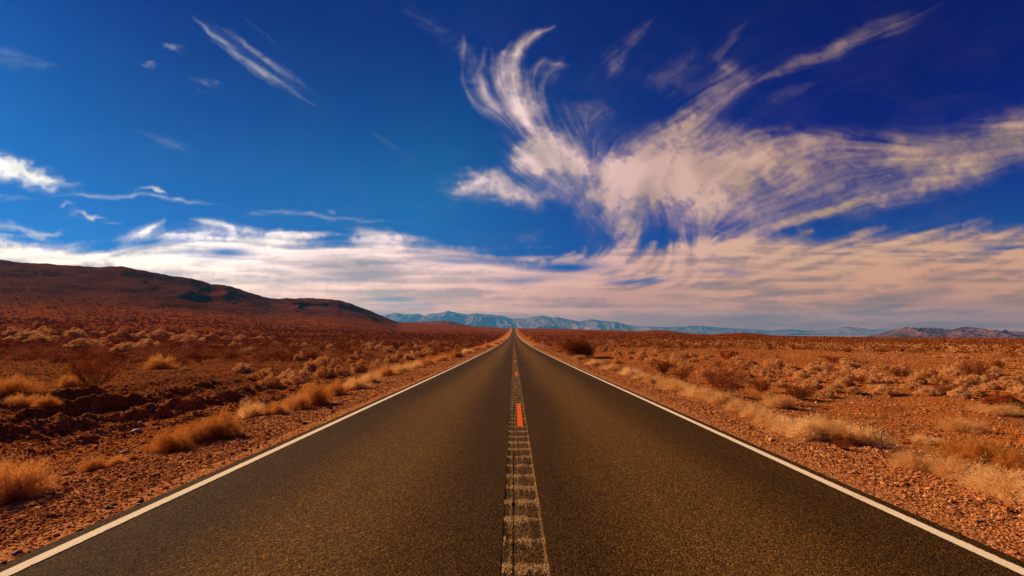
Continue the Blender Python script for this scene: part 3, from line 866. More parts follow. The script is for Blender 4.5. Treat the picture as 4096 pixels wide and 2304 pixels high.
# --- right shoulder grass
gold(2235, 1408, 34, 13, 'small orange tuft left of the dense dark creosote by the right shoulder', False)
gold(2312, 1436, 62, 18, 'golden tuft in front of the dense dark creosote by the right shoulder', False)
gold(2465, 1454, 46, 22, 'bright red orange tuft among the tan bushes right of the road', False, lm='red orange tuft right of the road')
straw(2380, 1460, 64, 28, 'first straw clump of the right shoulder row, counted from the far end')
straw(2440, 1478, 60, 26, 'second straw clump of the right shoulder row, counted from the far end')
straw(2520, 1500, 80, 32, 'third straw clump of the right shoulder row, counted from the far end')
straw(2620, 1530, 90, 34, 'fourth straw clump of the right shoulder row, counted from the far end')
straw(2715, 1562, 110, 44, 'fifth straw clump of the right shoulder row, counted from the far end', lm='fifth straw clump of the right shoulder row')
straw(2785, 1588, 105, 44, 'sixth straw clump of the right shoulder row, counted from the far end')
straw(2880, 1612, 110, 56, 'straw clump at the foot of the tall rust creosote on the right')
straw(2960, 1640, 100, 46, 'straw clump just nearer than the tall rust creosote on the right')
straw(3020, 1672, 100, 52, 'grey straw clump midway down the right shoulder row', lm='grey straw clump midway down the right shoulder')
straw(3110, 1625, 100, 56, 'pale straw clump behind the right shoulder row near the tall creosote')
straw(3090, 1710, 110, 54, 'pale straw clump of the right row above the dark brush')
straw(3200, 1745, 170, 78, 'widest pale straw clump of the right shoulder row')
straw(3310, 1735, 150, 72, 'yellow straw clump behind the bare forked branch', lm='yellow straw clump behind the bare branch')
straw(3440, 1775, 170, 80, 'yellow straw clump right beside the bare forked branch')
straw(3660, 1880, 140, 76, 'ragged straw clump between bare branch and the pale round clump')
straw(3805, 1905, 115, 88, 'pale round straw clump on the right gravel', lm='pale round straw clump on the right gravel')
gold(3900, 1835, 210, 90, 'broad orange clump behind the pale round straw clump at the right')
straw(4050, 1985, 200, 110, 'pale straw clump cut by the right edge, nearest to the camera')
straw(3850, 1722, 120, 56, 'pale leafy clump alone on the red gravel at the right', lm='pale leafy clump on the red gravel')
straw(3700, 1770, 90, 30, 'low thin straw tuft on the red gravel at the right')
straw(3990, 1650, 140, 36, 'low pale mat of grass below the red mound at the right edge')
straw(2570, 1516, 70, 30, 'small straw clump between the third and fourth of the right shoulder row')
straw(2670, 1546, 76, 34, 'small straw clump between the fourth and fifth of the right shoulder row')
straw(2835, 1602, 84, 46, 'upright straw clump between the sixth one and the tall rust creosote')
straw(3065, 1690, 96, 56, 'pale tufted clump between the grey straw clump and the dark brush')
straw(3150, 1722, 110, 64, 'tall pale clump left of the widest pale straw clump')
gold(3270, 1762, 110, 56, 'orange grass patch in front of the widest pale straw clump')
gold(3385, 1772, 110, 60, 'orange grass patch touching the left side of the bare forked branch')
straw(3960, 1945, 120, 70, 'pale clump between the round straw clump and the right edge clump')
gold(4040, 1870, 110, 60, 'orange clump at the right edge above the largest pale clump')
# --- creosotes
creo(375, 1556, 175, 155, 'tall see-through creosote bush standing alone left of the road', 2, lm='tall see-through creosote on the left')
creo(290, 1345, 90, 62, 'rust creosote rising above the tan bushes far left', 1, 'creo_mid')
creo(2305, 1424, 145, 66, 'dense dark creosote bush beside the right shoulder', 0, 'creo_dense', lm='dense dark creosote by the right shoulder')
creo(2352, 1427, 66, 44, 'smaller dark creosote touching the dense one on its right', 0, 'creo_dense')
creo(2655, 1496, 90, 54, 'dark creosote left of the reddish pair right of the road', 0)
creo(2722, 1524, 100, 66, 'rust red creosote between two darker ones right of the road', 1, lm='rust red creosote right of the road')
creo(2912, 1580, 190, 132, 'tall rust creosote with bare lower stems beside the right shoulder', 1, lm='tall rust creosote beside the right shoulder')
creo(2860, 1545, 80, 60, 'small dark creosote left behind the tall rust creosote', 0)
creo(2915, 1440, 80, 42, 'reddish creosote on the edge of the bare red strip', 1, 'creo_mid', lm='reddish creosote at the bare red strip')
creo(3200, 1598, 125, 54, 'dark flat creosote casting a long shadow right of the road', 0, lm='dark flat creosote right of the road')
creo(3045, 1570, 80, 54, 'dark creosote between the tall rust one and the flat dark one', 0)
creo(3330, 1452, 60, 30, 'small reddish creosote in front of the bare red strip', 1, 'creo_mid')
creo(3390, 1410, 34, 17, 'lone dark creosote standing on the bare red strip', 0, 'creo_mid', lm='lone dark creosote on the bare red strip')
creo(3608, 1508, 80, 36, 'dark creosote among pale bushes in the middle right', 0, lm='dark creosote among pale bushes at middle right')
creo(3895, 1514, 105, 72, 'tall forked creosote at the right above the pale bushes', 0, lm='tall forked creosote at the right')
creo(3990, 1474, 50, 32, 'small round creosote right of the tall forked one', 0, 'creo_mid')
creo(3780, 1578, 90, 54, 'rust red creosote below the tall forked one', 1, lm='rust red creosote below the forked one')
creo(3440, 1535, 66, 38, 'rust creosote among pale bushes left of middle right', 1)
put('mound_red', 4010, 1626, 140, 52, 'rust_bush', 'bush', GC, 'rust red rounded bush with black shaded side near the right edge', landmark='rust red rounded bush near the right edge')
creo(3430, 1762, 60, 44, 'dark brush tangled beside the bare forked branch', 0)
creo(3620, 1862, 130, 50, 'low dark brush on the right gravel behind the ragged straw clump', 0)
creo(3370, 1796, 70, 40, 'dark dead brush at the left foot of the bare forked branch', 2)
creo(1250, 1440, 80, 36, 'rust creosote behind the pale saltbush cluster left of the road', 1, 'creo_mid')
creo(1420, 1428, 70, 34, 'rust creosote left of the middle saltbushes', 1, 'creo_mid')
creo(1590, 1392, 60, 28, 'dark creosote far left of the nearest left roadside post', 0, 'creo_mid', lm='dark creosote far left of the left roadside post')
creo(810, 1370, 60, 26, 'dark creosote in the far left band of bushes', 0, 'creo_mid')

# --- saltbushes named from the photograph: px, base y, width, height
HS = [(1080, 1548, 85, 44), (1060, 1505, 66, 34), (1195, 1535, 120, 48), (1150, 1522, 80, 40), (1294, 1464, 95, 38), (1199, 1440, 52, 32), (1302, 1437, 66, 34), (1437, 1492, 82, 46), (1366, 1500, 66, 42),
      (1302, 1512, 104, 46), (1418, 1437, 62, 28), (1461, 1424, 50, 26), (1513, 1472, 62, 34), (1569, 1448, 62, 30), (1596, 1430, 56, 26), (1644, 1436, 70, 30), (1680, 1428, 52, 26), (1477, 1400, 56, 18),
      (1561, 1408, 50, 16), (1402, 1452, 34, 18), (1720, 1416, 46, 18), (1175, 1388, 48, 18), (1223, 1388, 46, 20), (1104, 1384, 46, 20), (1048, 1384, 40, 14), (975, 1488, 80, 38), (1012, 1516, 50, 26), (742, 1482, 50, 16),
      (1250, 1482, 80, 40), (1340, 1470, 60, 34), (1490, 1510, 50, 26), (1240, 1560, 60, 28),
      (120, 1362, 100, 40), (60, 1340, 70, 34), (30, 1370, 60, 26), (180, 1342, 70, 34), (300, 1350, 80, 34), (170, 1376, 110, 40), (330, 1392, 120, 36), (480, 1362, 100, 42), (400, 1380, 70, 28), (500, 1408, 110, 40),
      (590, 1392, 90, 34), (560, 1360, 80, 30), (640, 1350, 90, 32), (720, 1366, 80, 30), (770, 1376, 90, 34), (760, 1348, 70, 28), (840, 1352, 60, 24), (900, 1370, 60, 22), (940, 1388, 60, 20), (870, 1392, 56, 18),
      (1000, 1405, 50, 18), (960, 1360, 60, 22), (1030, 1362, 60, 20),
      (3290, 1482, 70, 30), (3170, 1486, 66, 32), (3105, 1478, 50, 26), (3200, 1510, 60, 32), (3300, 1512, 66, 34), (3262, 1530, 60, 28), (3380, 1545, 84, 36), (3340, 1568, 76, 26), (3410, 1575, 80, 24), (3120, 1548, 56, 30),
      (3490, 1528, 60, 26), (3560, 1530, 60, 26), (3670, 1535, 80, 34), (3650, 1556, 90, 24), (3720, 1580, 96, 30), (3745, 1530, 60, 28), (3840, 1590, 90, 36), (3900, 1582, 80, 30), (3960, 1556, 70, 30), (4040, 1540, 80, 32),
      (3300, 1590, 70, 32), (3085, 1598, 70, 32), (3440, 1498, 64, 26), (3860, 1538, 70, 30), (3930, 1530, 60, 30), (4075, 1570, 60, 30), (3505, 1556, 70, 20), (3600, 1472, 40, 14), (3800, 1432, 44, 14), (3850, 1434, 44, 16), (4030, 1446, 44, 16), (3745, 1430, 30, 12), (3604, 1416, 30, 9)]
for (px, py, w, h) in HS:
    put('salt_big' if w > 70 else 'salt_mid', px, py, w, h, 'saltbush', 'bush', GS)

# --- more saltbushes where the photograph is thick with them
def inpoly(x, y, poly):
    c = False; n = len(poly)
    for i in range(n):
        x1, y1 = poly[i]; x2, y2 = poly[i - 1]
        if (y1 > y) != (y2 > y) and x < (x2 - x1) * (y - y1) / (y2 - y1) + x1: c = not c
    return c
REG = [([(2380, 1395), (2700, 1400), (2850, 1425), (3060, 1452), (3090, 1560), (2900, 1520), (2700, 1480), (2520, 1440)], 52, .68, (.7, 1.3)),
       ([(3060, 1455), (3400, 1470), (4096, 1500), (4096, 1590), (3600, 1580), (3300, 1560), (3080, 1560)], 34, .6, (.8, 1.5)),
       ([(2250, 1372), (3000, 1375), (4096, 1398), (4096, 1416), (3300, 1400), (2700, 1388), (2280, 1392)], 48, .55, (1.2, 2.3)),
       ([(1250, 1370), (1850, 1372), (1900, 1390), (1700, 1412), (1250, 1392)], 44, .5, (1.2, 2.0)),
       ([(0, 1325), (900, 1335), (1250, 1365), (1200, 1380), (600, 1365), (0, 1350)], 24, .5, (1.6, 2.6))]
cnt = sum(1 for p in PLACED if p['kind'].startswith('salt'))
tries = 0
for poly, n, mind, (w0, w1) in REG:
    k = 0; t = 0
    bx = (min(p[0] for p in poly), max(p[0] for p in poly)); by = (min(p[1] for p in poly), max(p[1] for p in poly))
    while k < n and t < 900 and cnt < 300:
        t += 1
        px, py = random.uniform(*bx), random.uniform(*by)
        if not inpoly(px, py, poly): continue
        p = at(px, py)
        if p is None: continue
        d = abs(p[0] - float(road_x(p[1])))
        if d < 8.5: continue
        W = random.uniform(w0, w1)
        if any((q['x'] - p[0]) ** 2 + (q['y'] - p[1]) ** 2 < (mind * (W + q['W'])) ** 2 for q in PLACED): continue
        w = W * F / p[1]
        put('salt_mid', px, py, w, w * random.uniform(.36, .5), 'saltbush', 'bush', GS)
        k += 1; cnt += 1

# ------------------------------------------------------------------ labels of the saltbushes
LM = [p for p in PLACED if p['lm']]
ORD = ['first', 'second', 'third', 'fourth', 'fifth', 'sixth', 'seventh', 'eighth', 'ninth', 'tenth', 'eleventh', 'twelfth', 'thirteenth', 'fourteenth', 'fifteenth', 'sixteenth',
       'seventeenth', 'eighteenth', 'nineteenth', 'twentieth', 'twenty-first', 'twenty-second', 'twenty-third', 'twenty-fourth', 'twenty-fifth', 'twenty-sixth', 'twenty-seventh', 'twenty-eighth']
bins = {}
for p in PLACED:
    if p['label']: continue
    side = 1 if p['px'] > 2054 else -1
    best = min((q for q in LM if (q['px'] > 2054) == (side > 0)), key=lambda q: math.hypot(q['px'] - p['px'], 2.2 * (q['py'] - p['py'])))
    dx, dy = p['px'] - best['px'], 2.2 * (p['py'] - best['py'])
    if abs(dx) >= abs(dy): rel = 'right of' if dx > 0 else 'left of'
    else: rel = 'in front of' if dy > 0 else 'behind'
    bins.setdefault((best['lm'], rel), []).append((math.hypot(dx, dy), p))
for (lm, rel), lst in bins.items():
    lst.sort(key=lambda t: t[0])
    for i, (dd, p) in enumerate(lst):
        o = ORD[i] if i < len(ORD) else 'outermost'
        p['label'] = ('%s tan saltbush %s the %s' % (o, rel, lm)) if len(lst) > 1 else 'tan saltbush %s the %s' % (rel, lm)
        p['o']['label'] = p['label']

# ------------------------------------------------------------------ far scrub: one mass nobody could count
def far_scrub():
    n = 28000
    r = np.exp(rng.uniform(math.log(36), math.log(900), n * 3)); a = np.where(rng.random(n * 3) < .88, rng.uniform(-radians(56), radians(56), n * 3), rng.uniform(-radians(85), radians(85), n * 3))
    x = r * np.sin(a); y = r * np.cos(a)
    d = np.abs(x - road_x(y))
    pn = fbm(x / 26, y / 26, 3, 19)
    dens = sstep(60, 130, r) * .9 + sstep(.48, .6, pn) * .25
    # bare strips
    u = x / y; row = np.array(HOR - F * (land(x, y, False) - EYE) / y)
    px = CX + u * F
    bare = ((px > 2450) & (row > np.interp(px, [2450, 3072, 4096], [1388, 1397, 1424])) & (row < np.interp(px, [2450, 2800, 3100, 3400, 4096], [1398, 1412, 1442, 1462, 1484]))) | ((px < 1250) & (row > 1395) & (row < 1600)) | ((px > 3300) & (row > 1600))
    bare |= (px < 2000) & (row > 1420)
    dens = np.where(bare, np.where((px < 1250) & (row < 1442), .12, .012), dens)
    dens = np.where((row > 1410) & ~bare, dens * .22, dens)
    dens = np.where((px > 2100) & (row < 1364), dens * .45, dens)
    R = np.interp(np.arctan2(x, y), _saz, _sR)
    dens = np.where(r > R * .97, 0, dens)
    ok = (d > 8.5 + .004 * y) & (rng.random(n * 3) < dens)
    x, y, r = x[ok][:n], y[ok][:n], r[ok][:n]; n = len(x)
    W = rng.uniform(.5, 1.7, n) * np.where(r > 300, 1.25, 1.0); H = W * rng.uniform(.35, .6, n)
    z = land(x, y)
    K = np.where(r < 90, 320, np.where(r < 260, 60, 22))
    idx = np.repeat(np.arange(n), K); m = len(idx)
    dr = rng.normal(size=(m, 3)); dr /= np.linalg.norm(dr, axis=1)[:, None]; dr[:, 2] = np.abs(dr[:, 2])
    lump = 1 + .3 * np.sin(np.arctan2(dr[:, 1], dr[:, 0]) * 3 + idx)
    P = dr * (rng.random(m) ** .3 * lump)[:, None] * np.stack([W[idx] / 2, W[idx] / 2, H[idx]], -1)
    P += np.stack([x[idx], y[idx], z[idx]], -1)
    size = W[idx] * np.where(K[idx] == 320, .055, np.where(K[idx] == 60, .13, .22)) * rng.uniform(.6, 1.3, m)
    # each bush is one connected colour: give every leaf a value per bush
    V, f = quads_at(P, size, aspect=1.3)
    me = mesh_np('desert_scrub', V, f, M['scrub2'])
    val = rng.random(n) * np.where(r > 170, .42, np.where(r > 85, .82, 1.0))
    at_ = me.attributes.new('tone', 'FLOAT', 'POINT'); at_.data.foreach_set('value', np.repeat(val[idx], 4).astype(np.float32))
    tag(obj('desert_scrub', me), 'far desert scrub of tan and rust bushes thinning into the plain', 'scrub', kind='stuff')
def mat_scrub():
    m, nt, b = new_mat('far_scrub_leaf', .95, 0)
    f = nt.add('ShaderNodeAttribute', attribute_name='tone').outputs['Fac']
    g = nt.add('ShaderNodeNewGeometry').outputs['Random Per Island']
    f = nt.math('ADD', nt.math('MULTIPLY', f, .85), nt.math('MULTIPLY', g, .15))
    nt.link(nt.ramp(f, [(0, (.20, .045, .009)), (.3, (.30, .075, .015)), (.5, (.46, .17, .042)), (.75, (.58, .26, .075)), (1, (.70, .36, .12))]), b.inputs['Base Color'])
    return m
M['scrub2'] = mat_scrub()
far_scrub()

# ------------------------------------------------------------------ roadside posts, stake, dead wood
def post(px, py, h, label, group='white roadside posts'):
    p = at(px, py)
    H = h / F * p[1] * 1.05; w = .075
    r = bpy.data.objects.new('roadside_post', None); COL.objects.link(r); r.location = p; r.rotation_euler = (0, radians(random.uniform(-2, 2)), radians(5))
    bm = bmesh.new()
    bmesh.ops.create_cone(bm, cap_ends=True, segments=14, radius1=.062, radius2=.062, depth=1)
    for v in bm.verts: v.co = (v.co.x, v.co.y * .8, (v.co.z + .5) * (H + .1) - .1)
    bmesh.ops.bevel(bm, geom=[e for e in bm.edges if abs(e.verts[0].co.z - H) < .01 and abs(e.verts[1].co.z - H) < .01], offset=.02, segments=3, affect='EDGES')
    me = bpy.data.meshes.new('post_body'); bm.to_mesh(me); bm.free(); me.materials.append(M['post'])
    obj('post_body', me, r)
    bm = bmesh.new(); bmesh.ops.create_cube(bm, size=1)
    for v in bm.verts: v.co = (v.co.x * .075, v.co.y * .012 - .052, v.co.z * .16 + H - .14)
    bmesh.ops.bevel(bm, geom=[e for e in bm.edges], offset=.002, segments=1, affect='EDGES')
    me = bpy.data.meshes.new('reflector'); bm.to_mesh(me); bm.free(); me.materials.append(M['reflector'])
    obj('reflector', me, r)
    tag(r, label, 'roadside post', group)
post(1941, 1390, 28, 'nearer white post on the left shoulder beside orange grass')
post(2011, 1358, 9, 'farther tiny white post on the left shoulder')
post(2170, 1391, 27, 'nearer white post on the right shoulder before the dark creosote')
post(2096, 1359, 8, 'farther tiny white post on the right shoulder')

def stick(name, px, py, pts, rads, mat, label, cat, twigs=0):
    p = at(px, py); k = p[1] / F
    root = np.array(p)
    P = [np.array([a * k, b * k, c * k]) for a, b, c in pts]
    segs = [(P[i], P[i + 1], rads[i], rads[i + 1]) for i in range(len(P) - 1)]
    for _ in range(twigs):
        i = random.randrange(1, len(P)); q = P[i]
        d = rng.normal(0, 1, 3); d[2] = abs(d[2]) + .3; d /= np.linalg.norm(d)
        e = q + d * random.uniform(.08, .22); segs.append((q, e, rads[-1] * .8, rads[-1] * .3))
        d2 = d + rng.normal(0, .5, 3); segs.append((e, e + d2 * .09, rads[-1] * .4, rads[-1] * .2))
    V, f = tubes(segs, 6)
    o = obj(name, mesh_np(name, V, f, mat, True), loc=tuple(root)); tag(o, label, cat)
stick('dead_branch', 3538, 1832, [(0, 0, -6), (-6, 0, 18), (-16, -2, 40), (-20, 0, 62), (-34, 2, 85)], [.016, .013, .010, .007, .004], M['deadwood'],
      'bare forked dead branch sticking up from the right grass row', 'branch', 14)
stick('dead_branch', 3530, 1822, [(0, 0, -4), (2, 3, 26), (-2, 0, 55), (6, 2, 82), (16, 0, 92)], [.015, .012, .009, .007, .003], M['deadwood'],
      'thinner upright dead branch crossing the bare forked one', 'branch', 8)
stick('fallen_stalk', 3320, 1664, [(0, 0, 2), (50, -14, 3), (100, -30, 4), (150, -48, 2), (185, -60, 1)], [.014, .016, .013, .012, .006], M['straw'],
      'long pale dry stalk lying on the red gravel behind the right row', 'stalk', 10)
stick('marker_stake', 3569, 1726, [(0, 0, -4), (1, 0, 20), (0, 0, 38)], [.010, .010, .010], M['stake'], 'thin red marker stake standing in the grass at the right', 'stake')

# ------------------------------------------------------------------ light
SUN_AZ, SUN_EL = radians(-60), radians(26)
sd = (math.cos(SUN_EL) * math.sin(SUN_AZ), math.cos(SUN_EL) * math.cos(SUN_AZ), math.sin(SUN_EL))
sl = bpy.data.lights.new('sun', 'SUN'); sl.energy = 5.0; sl.angle = radians(.5); sl.color = (1, .77, .52)
so = bpy.data.objects.new('sun', sl); COL.objects.link(so)
from mathutils import Vector
so.rotation_euler = Vector(sd).to_track_quat('Z', 'Y').to_euler()

w = bpy.data.worlds.new('World'); S.world = w; w.use_nodes = True
nt = NT(w.node_tree)
bg = w.node_tree.nodes['Background']; bg.inputs[1].default_value = .055
sky = nt.add('ShaderNodeTexSky', sky_type='NISHITA', sun_disc=False, sun_elevation=SUN_EL, sun_rotation=SUN_AZ, altitude=600, air_density=1.0, dust_density=.6, ozone_density=2.5)
D = nt.add('ShaderNodeTexCoord').outputs['Generated']
dz = nt.add('ShaderNodeSeparateXYZ', inp={0: D}).outputs[2]
tint = nt.ramp(dz, [(0, (1.1, .95, .50)), (.05, (.6, .8, .6)), (.12, (.08, .56, .76)), (.3, (.025, .44, .78)), (.55, (.001, .12, .60)), (.9, (.001, .07, .5))])
dt = nt.add('ShaderNodeVectorMath', operation='DOT_PRODUCT', inp={0: D, 1: sd}).outputs['Value']
away = nt.ramp(dt, [(0, (.01, .02, .70)), (.14, (.01, .045, .82)), (.4, (.10, .40, .95)), (.68, (1, 1, 1)), (.95, (.35, .42, .68))])
c = nt.mix(1, sky.outputs[0], tint, 'MULTIPLY')
away = nt.mix(nt.maprange(dz, .10, .36, .85, 0), away, (.14, .42, .92))
c = nt.mix(1, c, away, 'MULTIPLY')
nt.link(c, bg.inputs[0])

# ------------------------------------------------------------------ cirrus clouds: a far veil 45 km away
def build_clouds():
    STEPX, STEPY = 4.4, 4.0
    xs = np.arange(-560, 4660, STEPX); ys = np.arange(-330, 1344, STEPY)
    X, Y = np.meshgrid(xs, ys)
    ny, nx = X.shape
    strokes = [  # pts, width0, width1, amplitude
        ([(2160, 570), (2110, 480), (2070, 380), (2050, 270), (2075, 190), (2150, 130), (2210, 100)], 48, 16, .95),
        ([(2150, 540), (2060, 450), (2010, 340), (2020, 220), (2045, 170)], 34, 9, .60),
        ([(2180, 520), (2120, 400), (2120, 300), (2180, 250), (2280, 265)], 34, 14, .55),
        ([(2080, 560), (1980, 440), (1900, 320), (1860, 200), (1860, 130)], 44, 18, .52), ([(2140, 540), (2040, 400), (1985, 280), (1975, 180)], 40, 22, .40), ([(2170, 500), (2170, 380), (2230, 290), (2270, 200)], 36, 26, .36),
        ([(2040, 500), (1960, 400), (1925, 300), (1950, 190), (1935, 130)], 22, 8, .42),
        ([(2000, 500), (1900, 420), (1850, 330), (1850, 250)], 20, 8, .30),
        ([(2160, 480), (2150, 380), (2190, 300), (2300, 250)], 24, 10, .35),
        ([(700, 10), (790, 90), (880, 165), (990, 240), (1110, 315), (1260, 420)], 6, 18, .40), ([(760, 50), (850, 140), (960, 235), (1060, 300), (1180, 370)], 6, 12, .26), ([(830, 150), (930, 225), (1040, 310), (1150, 370)], 6, 12, .26), ([(900, 130), (1010, 200), (1130, 280), (1280, 390)], 6, 20, .20), ([(780, 60), (950, 200), (1200, 360)], 20, 62, .16),
        ([(860, 90), (950, 150), (1080, 240), (1200, 330)], 6, 16, .30),
        ([(960, 60), (1050, 120), (1150, 220)], 6, 10, .20),
        ([(1560, -40), (1700, 90), (1850, 190), (1980, 300)], 40, 30, .20),
        ([(2660, 540), (2760, 470), (2860, 390), (2950, 320), (2990, 280)], 62, 58, .95),
        ([(2930, 300), (2880, 230), (2920, 160), (2990, 90)], 44, 16, .55),
        ([(2970, 350), (3120, 280), (3280, 220), (3440, 150), (3600, 90), (3760, 20)], 22, 44, .72),
        ([(3050, 420), (3150, 370), (3300, 330)], 26, 30, .30),
        ([(2440, 300), (2490, 240), (2560, 130), (2610, 70)], 34, 14, .40),
        ([(3250, 870), (3450, 820), (3700, 740), (3900, 670), (4150, 580), (4500, 470)], 34, 70, .62),
        ([(3050, 560), (3400, 560), (3800, 600), (4200, 500), (4600, 380)], 36, 90, .55),
        ([(2900, 960), (3150, 880), (3350, 840), (3500, 790)], 26, 14, .95),
        ([(200, 790), (500, 780), (720, 800), (960, 830)], 10, 7, .42),
        ([(940, 868), (1130, 848), (1330, 872), (1700, 895)], 18, 6, .62),
        ([(-300, 770), (0, 795), (160, 800)], 22, 10, .30),
        ([(-400, 900), (0, 905), (200, 930)], 26, 14, .70),
        ([(450, 990), (560, 940), (650, 885)], 40, 8, .7), ([(620, 960), (800, 925), (1000, 930)], 40, 30, .8),
        ([(760, 870), (900, 895), (1020, 930)], 10, 22, .75),
        ([(1350, 905), (1500, 930), (1650, 960), (1800, 975)], 14, 26, .8),
        ([(2480, 940), (2560, 850), (2600, 760)], 40, 70, .30), ([(2780, 950), (2740, 860), (2700, 780)], 40, 70, .34),
        ([(2380, 880), (2300, 800), (2180, 700)], 26, 50, .55), ([(3000, 900), (3120, 800), (3300, 660)], 40, 40, .5),
        ([(1460, 520), (1600, 590), (1720, 650)], 14, 22, .20), ([(500, 520), (620, 560), (800, 620)], 30, 30, .20), ([(-200, 180), (50, 230), (260, 270)], 50, 18, .26)]
    blobs = [  # x y rx ry angle(deg, + = clockwise down-right) amp
        (3500, 770, 560, 90, -12, .26), (2850, 880, 300, 70, 0, .25), (3900, 560, 300, 60, -24, .24),
        (1900, 740, 130, 40, -8, 1.0), (2060, 765, 160, 44, 4, .95), (2160, 600, 110, 85, 0, .95), (2280, 650, 190, 85, 15, 1.0), (2330, 480, 130, 65, 15, .42),
        (2480, 700, 220, 95, 10, 1.0), (2680, 640, 200, 100, -15, 1.1), (2760, 720, 240, 130, 10, 1.15), (2560, 800, 200, 100, -20, .85), (2900, 800, 190, 100, 30, .9),
        (3000, 660, 260, 90, -5, .78), (3250, 660, 280, 110, 0, .55), (3450, 720, 300, 90, -10, .42), (3900, 640, 420, 90, -22, .38), (3200, 580, 260, 50, 0, .45), (3600, 640, 240, 60, 0, .35),
        (2480, 850, 110, 70, 70, .6), (2750, 900, 110, 60, 60, .6), (2600, 590, 130, 50, -30, .7), (2960, 560, 120, 50, 20, .45),
        (70, 695, 150, 46, 18, 1.25), (200, 745, 90, 24, 10, .8), (-200, 660, 220, 60, 5, 1.0), (335, 852, 55, 11, 0, .95), (405, 866, 44, 8, 4, .8), (470, 884, 26, 6, 0, .6), (250, 828, 40, 8, 0, .5),
        (592, 780, 44, 10, 4, .9), (720, 788, 30, 8, 0, .4), (690, 192, 66, 17, 8, .36), (575, 265, 40, 9, 8, .28), (805, 320, 46, 22, 20, .30), (2480, 200, 60, 50, -50, .35),
        (2650, 320, 90, 60, 0, .22), (2750, 250, 80, 60, -60, .25), (2120, 930, 60, 30, 0, .28), (1350, 838, 30, 6, 0, .3), (2100, 1020, 70, 24, -8, .8), (150, 925, 90, 16, 5, .7)]
    X0, Y0 = X, Y
    WXn = (fbm(X / 150., Y / 110., 4, 301) - .5); WYn = (fbm(X / 150., Y / 110., 4, 302) - .5)
    WXs = (fbm(X / 40., Y / 34., 3, 303) - .5); WYs = (fbm(X / 40., Y / 34., 3, 304) - .5)
    C = np.zeros_like(X); VX = np.zeros_like(X); VY = np.zeros_like(X); WT = np.full_like(X, 1e-6)
    # default drift: near level, sweeping up to the right on the right side
    base_ang = np.interp(X, [0, 1800, 2600, 4100], [4, 4, -14, -24]) * np.interp(Y, [0, 1000, 1300], [1, 1, .15])
    VX += np.cos(np.radians(base_ang)) * .05; VY += np.sin(np.radians(base_ang)) * .05
    X = X0 + WXn * 34 + WXs * 10; Y = Y0 + WYn * 30 + WYs * 10
    for pts, w0, w1, amp in strokes:
        P = np.array(pts, float)
        best = np.full_like(X, 1e9); wid = np.full_like(X, w0)
        n = len(P) - 1
        for i in range(n):
            a, b = P[i], P[i + 1]; d = b - a; L2 = d @ d
            t = np.clip(((X - a[0]) * d[0] + (Y - a[1]) * d[1]) / L2, 0, 1)
            dd = np.hypot(X - a[0] - t * d[0], Y - a[1] - t * d[1])
            ww = w0 + (w1 - w0) * (i + t) / n
            par = (i + t) / n
            q = dd / ww + (1.0 * (1 - sstep(0, .22, par)) + 1.0 * sstep(.72, 1, par))
            wgt = np.exp(-(dd / (ww * 2.0 + 25)) ** 2)
            VX += wgt * d[0] / math.sqrt(L2) * amp; VY += wgt * d[1] / math.sqrt(L2) * amp
            endf = np.where((i == 0) & (t <= 0) | (i == n - 1) & (t >= 1), 1.0, 1.0)
            q = q * endf
            upd = q < best
            best = np.where(upd, q, best)
        C = C + (amp if amp > .8 else amp * .85) * np.exp(-best ** 2) * (1 - np.clip(C, 0, 1) * .6)
    X = X0 + WXn * 130 + WXs * 50; Y = Y0 + WYn * 90 + WYs * 34
    for bx_, by_, rx, ry, an, amp in blobs:
        c_, s_ = math.cos(radians(an)), math.sin(radians(an))
        dx, dy = X - bx_, Y - by_
        u = (dx * c_ + dy * s_) / rx; v = (-dx * s_ + dy * c_) / ry
        C = C + amp * np.exp(-(u * u + v * v) ** 1.1) * (1 - np.clip(C, 0, 1) * .55)
    X, Y = X0, Y0
    # fibre direction turbulence
    mass = np.exp(-(((X - 2620) / 480.) ** 2 + ((Y - 720) / 170.) ** 2) ** 2)
    ang = np.arctan2(VY, VX) + mass * 2.6 * (fbm(X / 105., Y / 95., 3, 401) - .5) + (fbm(X / 160., Y / 160., 3, 71) - .5) * 1.1 * np.interp(Y, [850, 1050], [1, .35])
    dxs, dys = np.cos(ang), np.sin(ang)
    def lic(noise, L, step):
        out = noise.copy(); wsum = np.ones_like(noise)
        for sgn in (1, -1):
            px = np.tile(np.arange(nx, dtype=float), (ny, 1)); py = np.tile(np.arange(ny, dtype=float)[:, None], (1, nx))
            for k in range(1, L + 1):
                ii = np.clip(py.astype(int), 0, ny - 1); jj = np.clip(px.astype(int), 0, nx - 1)
                px = px + sgn * dxs[ii, jj] * step; py = py + sgn * dys[ii, jj] * step
                x0 = np.clip(px, 0, nx - 1.001); y0 = np.clip(py, 0, ny - 1.001)
                xi = x0.astype(int); yi = y0.astype(int); fx = x0 - xi; fy = y0 - yi
                v = (noise[yi, xi] * (1 - fx) + noise[yi, xi + 1] * fx) * (1 - fy) + (noise[yi + 1, xi] * (1 - fx) + noise[yi + 1, xi + 1] * fx) * fy
                wk = 1 - k / (L + 1)
                out += v * wk; wsum += wk
        return out / wsum
    def norm(a, k=1.9):
        a = (a - a.mean()) / a.std()
        return np.clip(.5 + a / (2 * k), 0, 1)
    fine = norm(lic(vnoise(X / 9., Y / 9., 5) + .5 * rng.random(X.shape), 26, 1.0), 2.2)
    mid = norm(lic(fbm(X / 24., Y / 24., 2, 6), 34, 1.3), 2.2)
    big = norm(fbm(X / 190. + .8 * fbm(X / 120, Y / 120, 2, 8), Y / 110., 5, 14, .55))
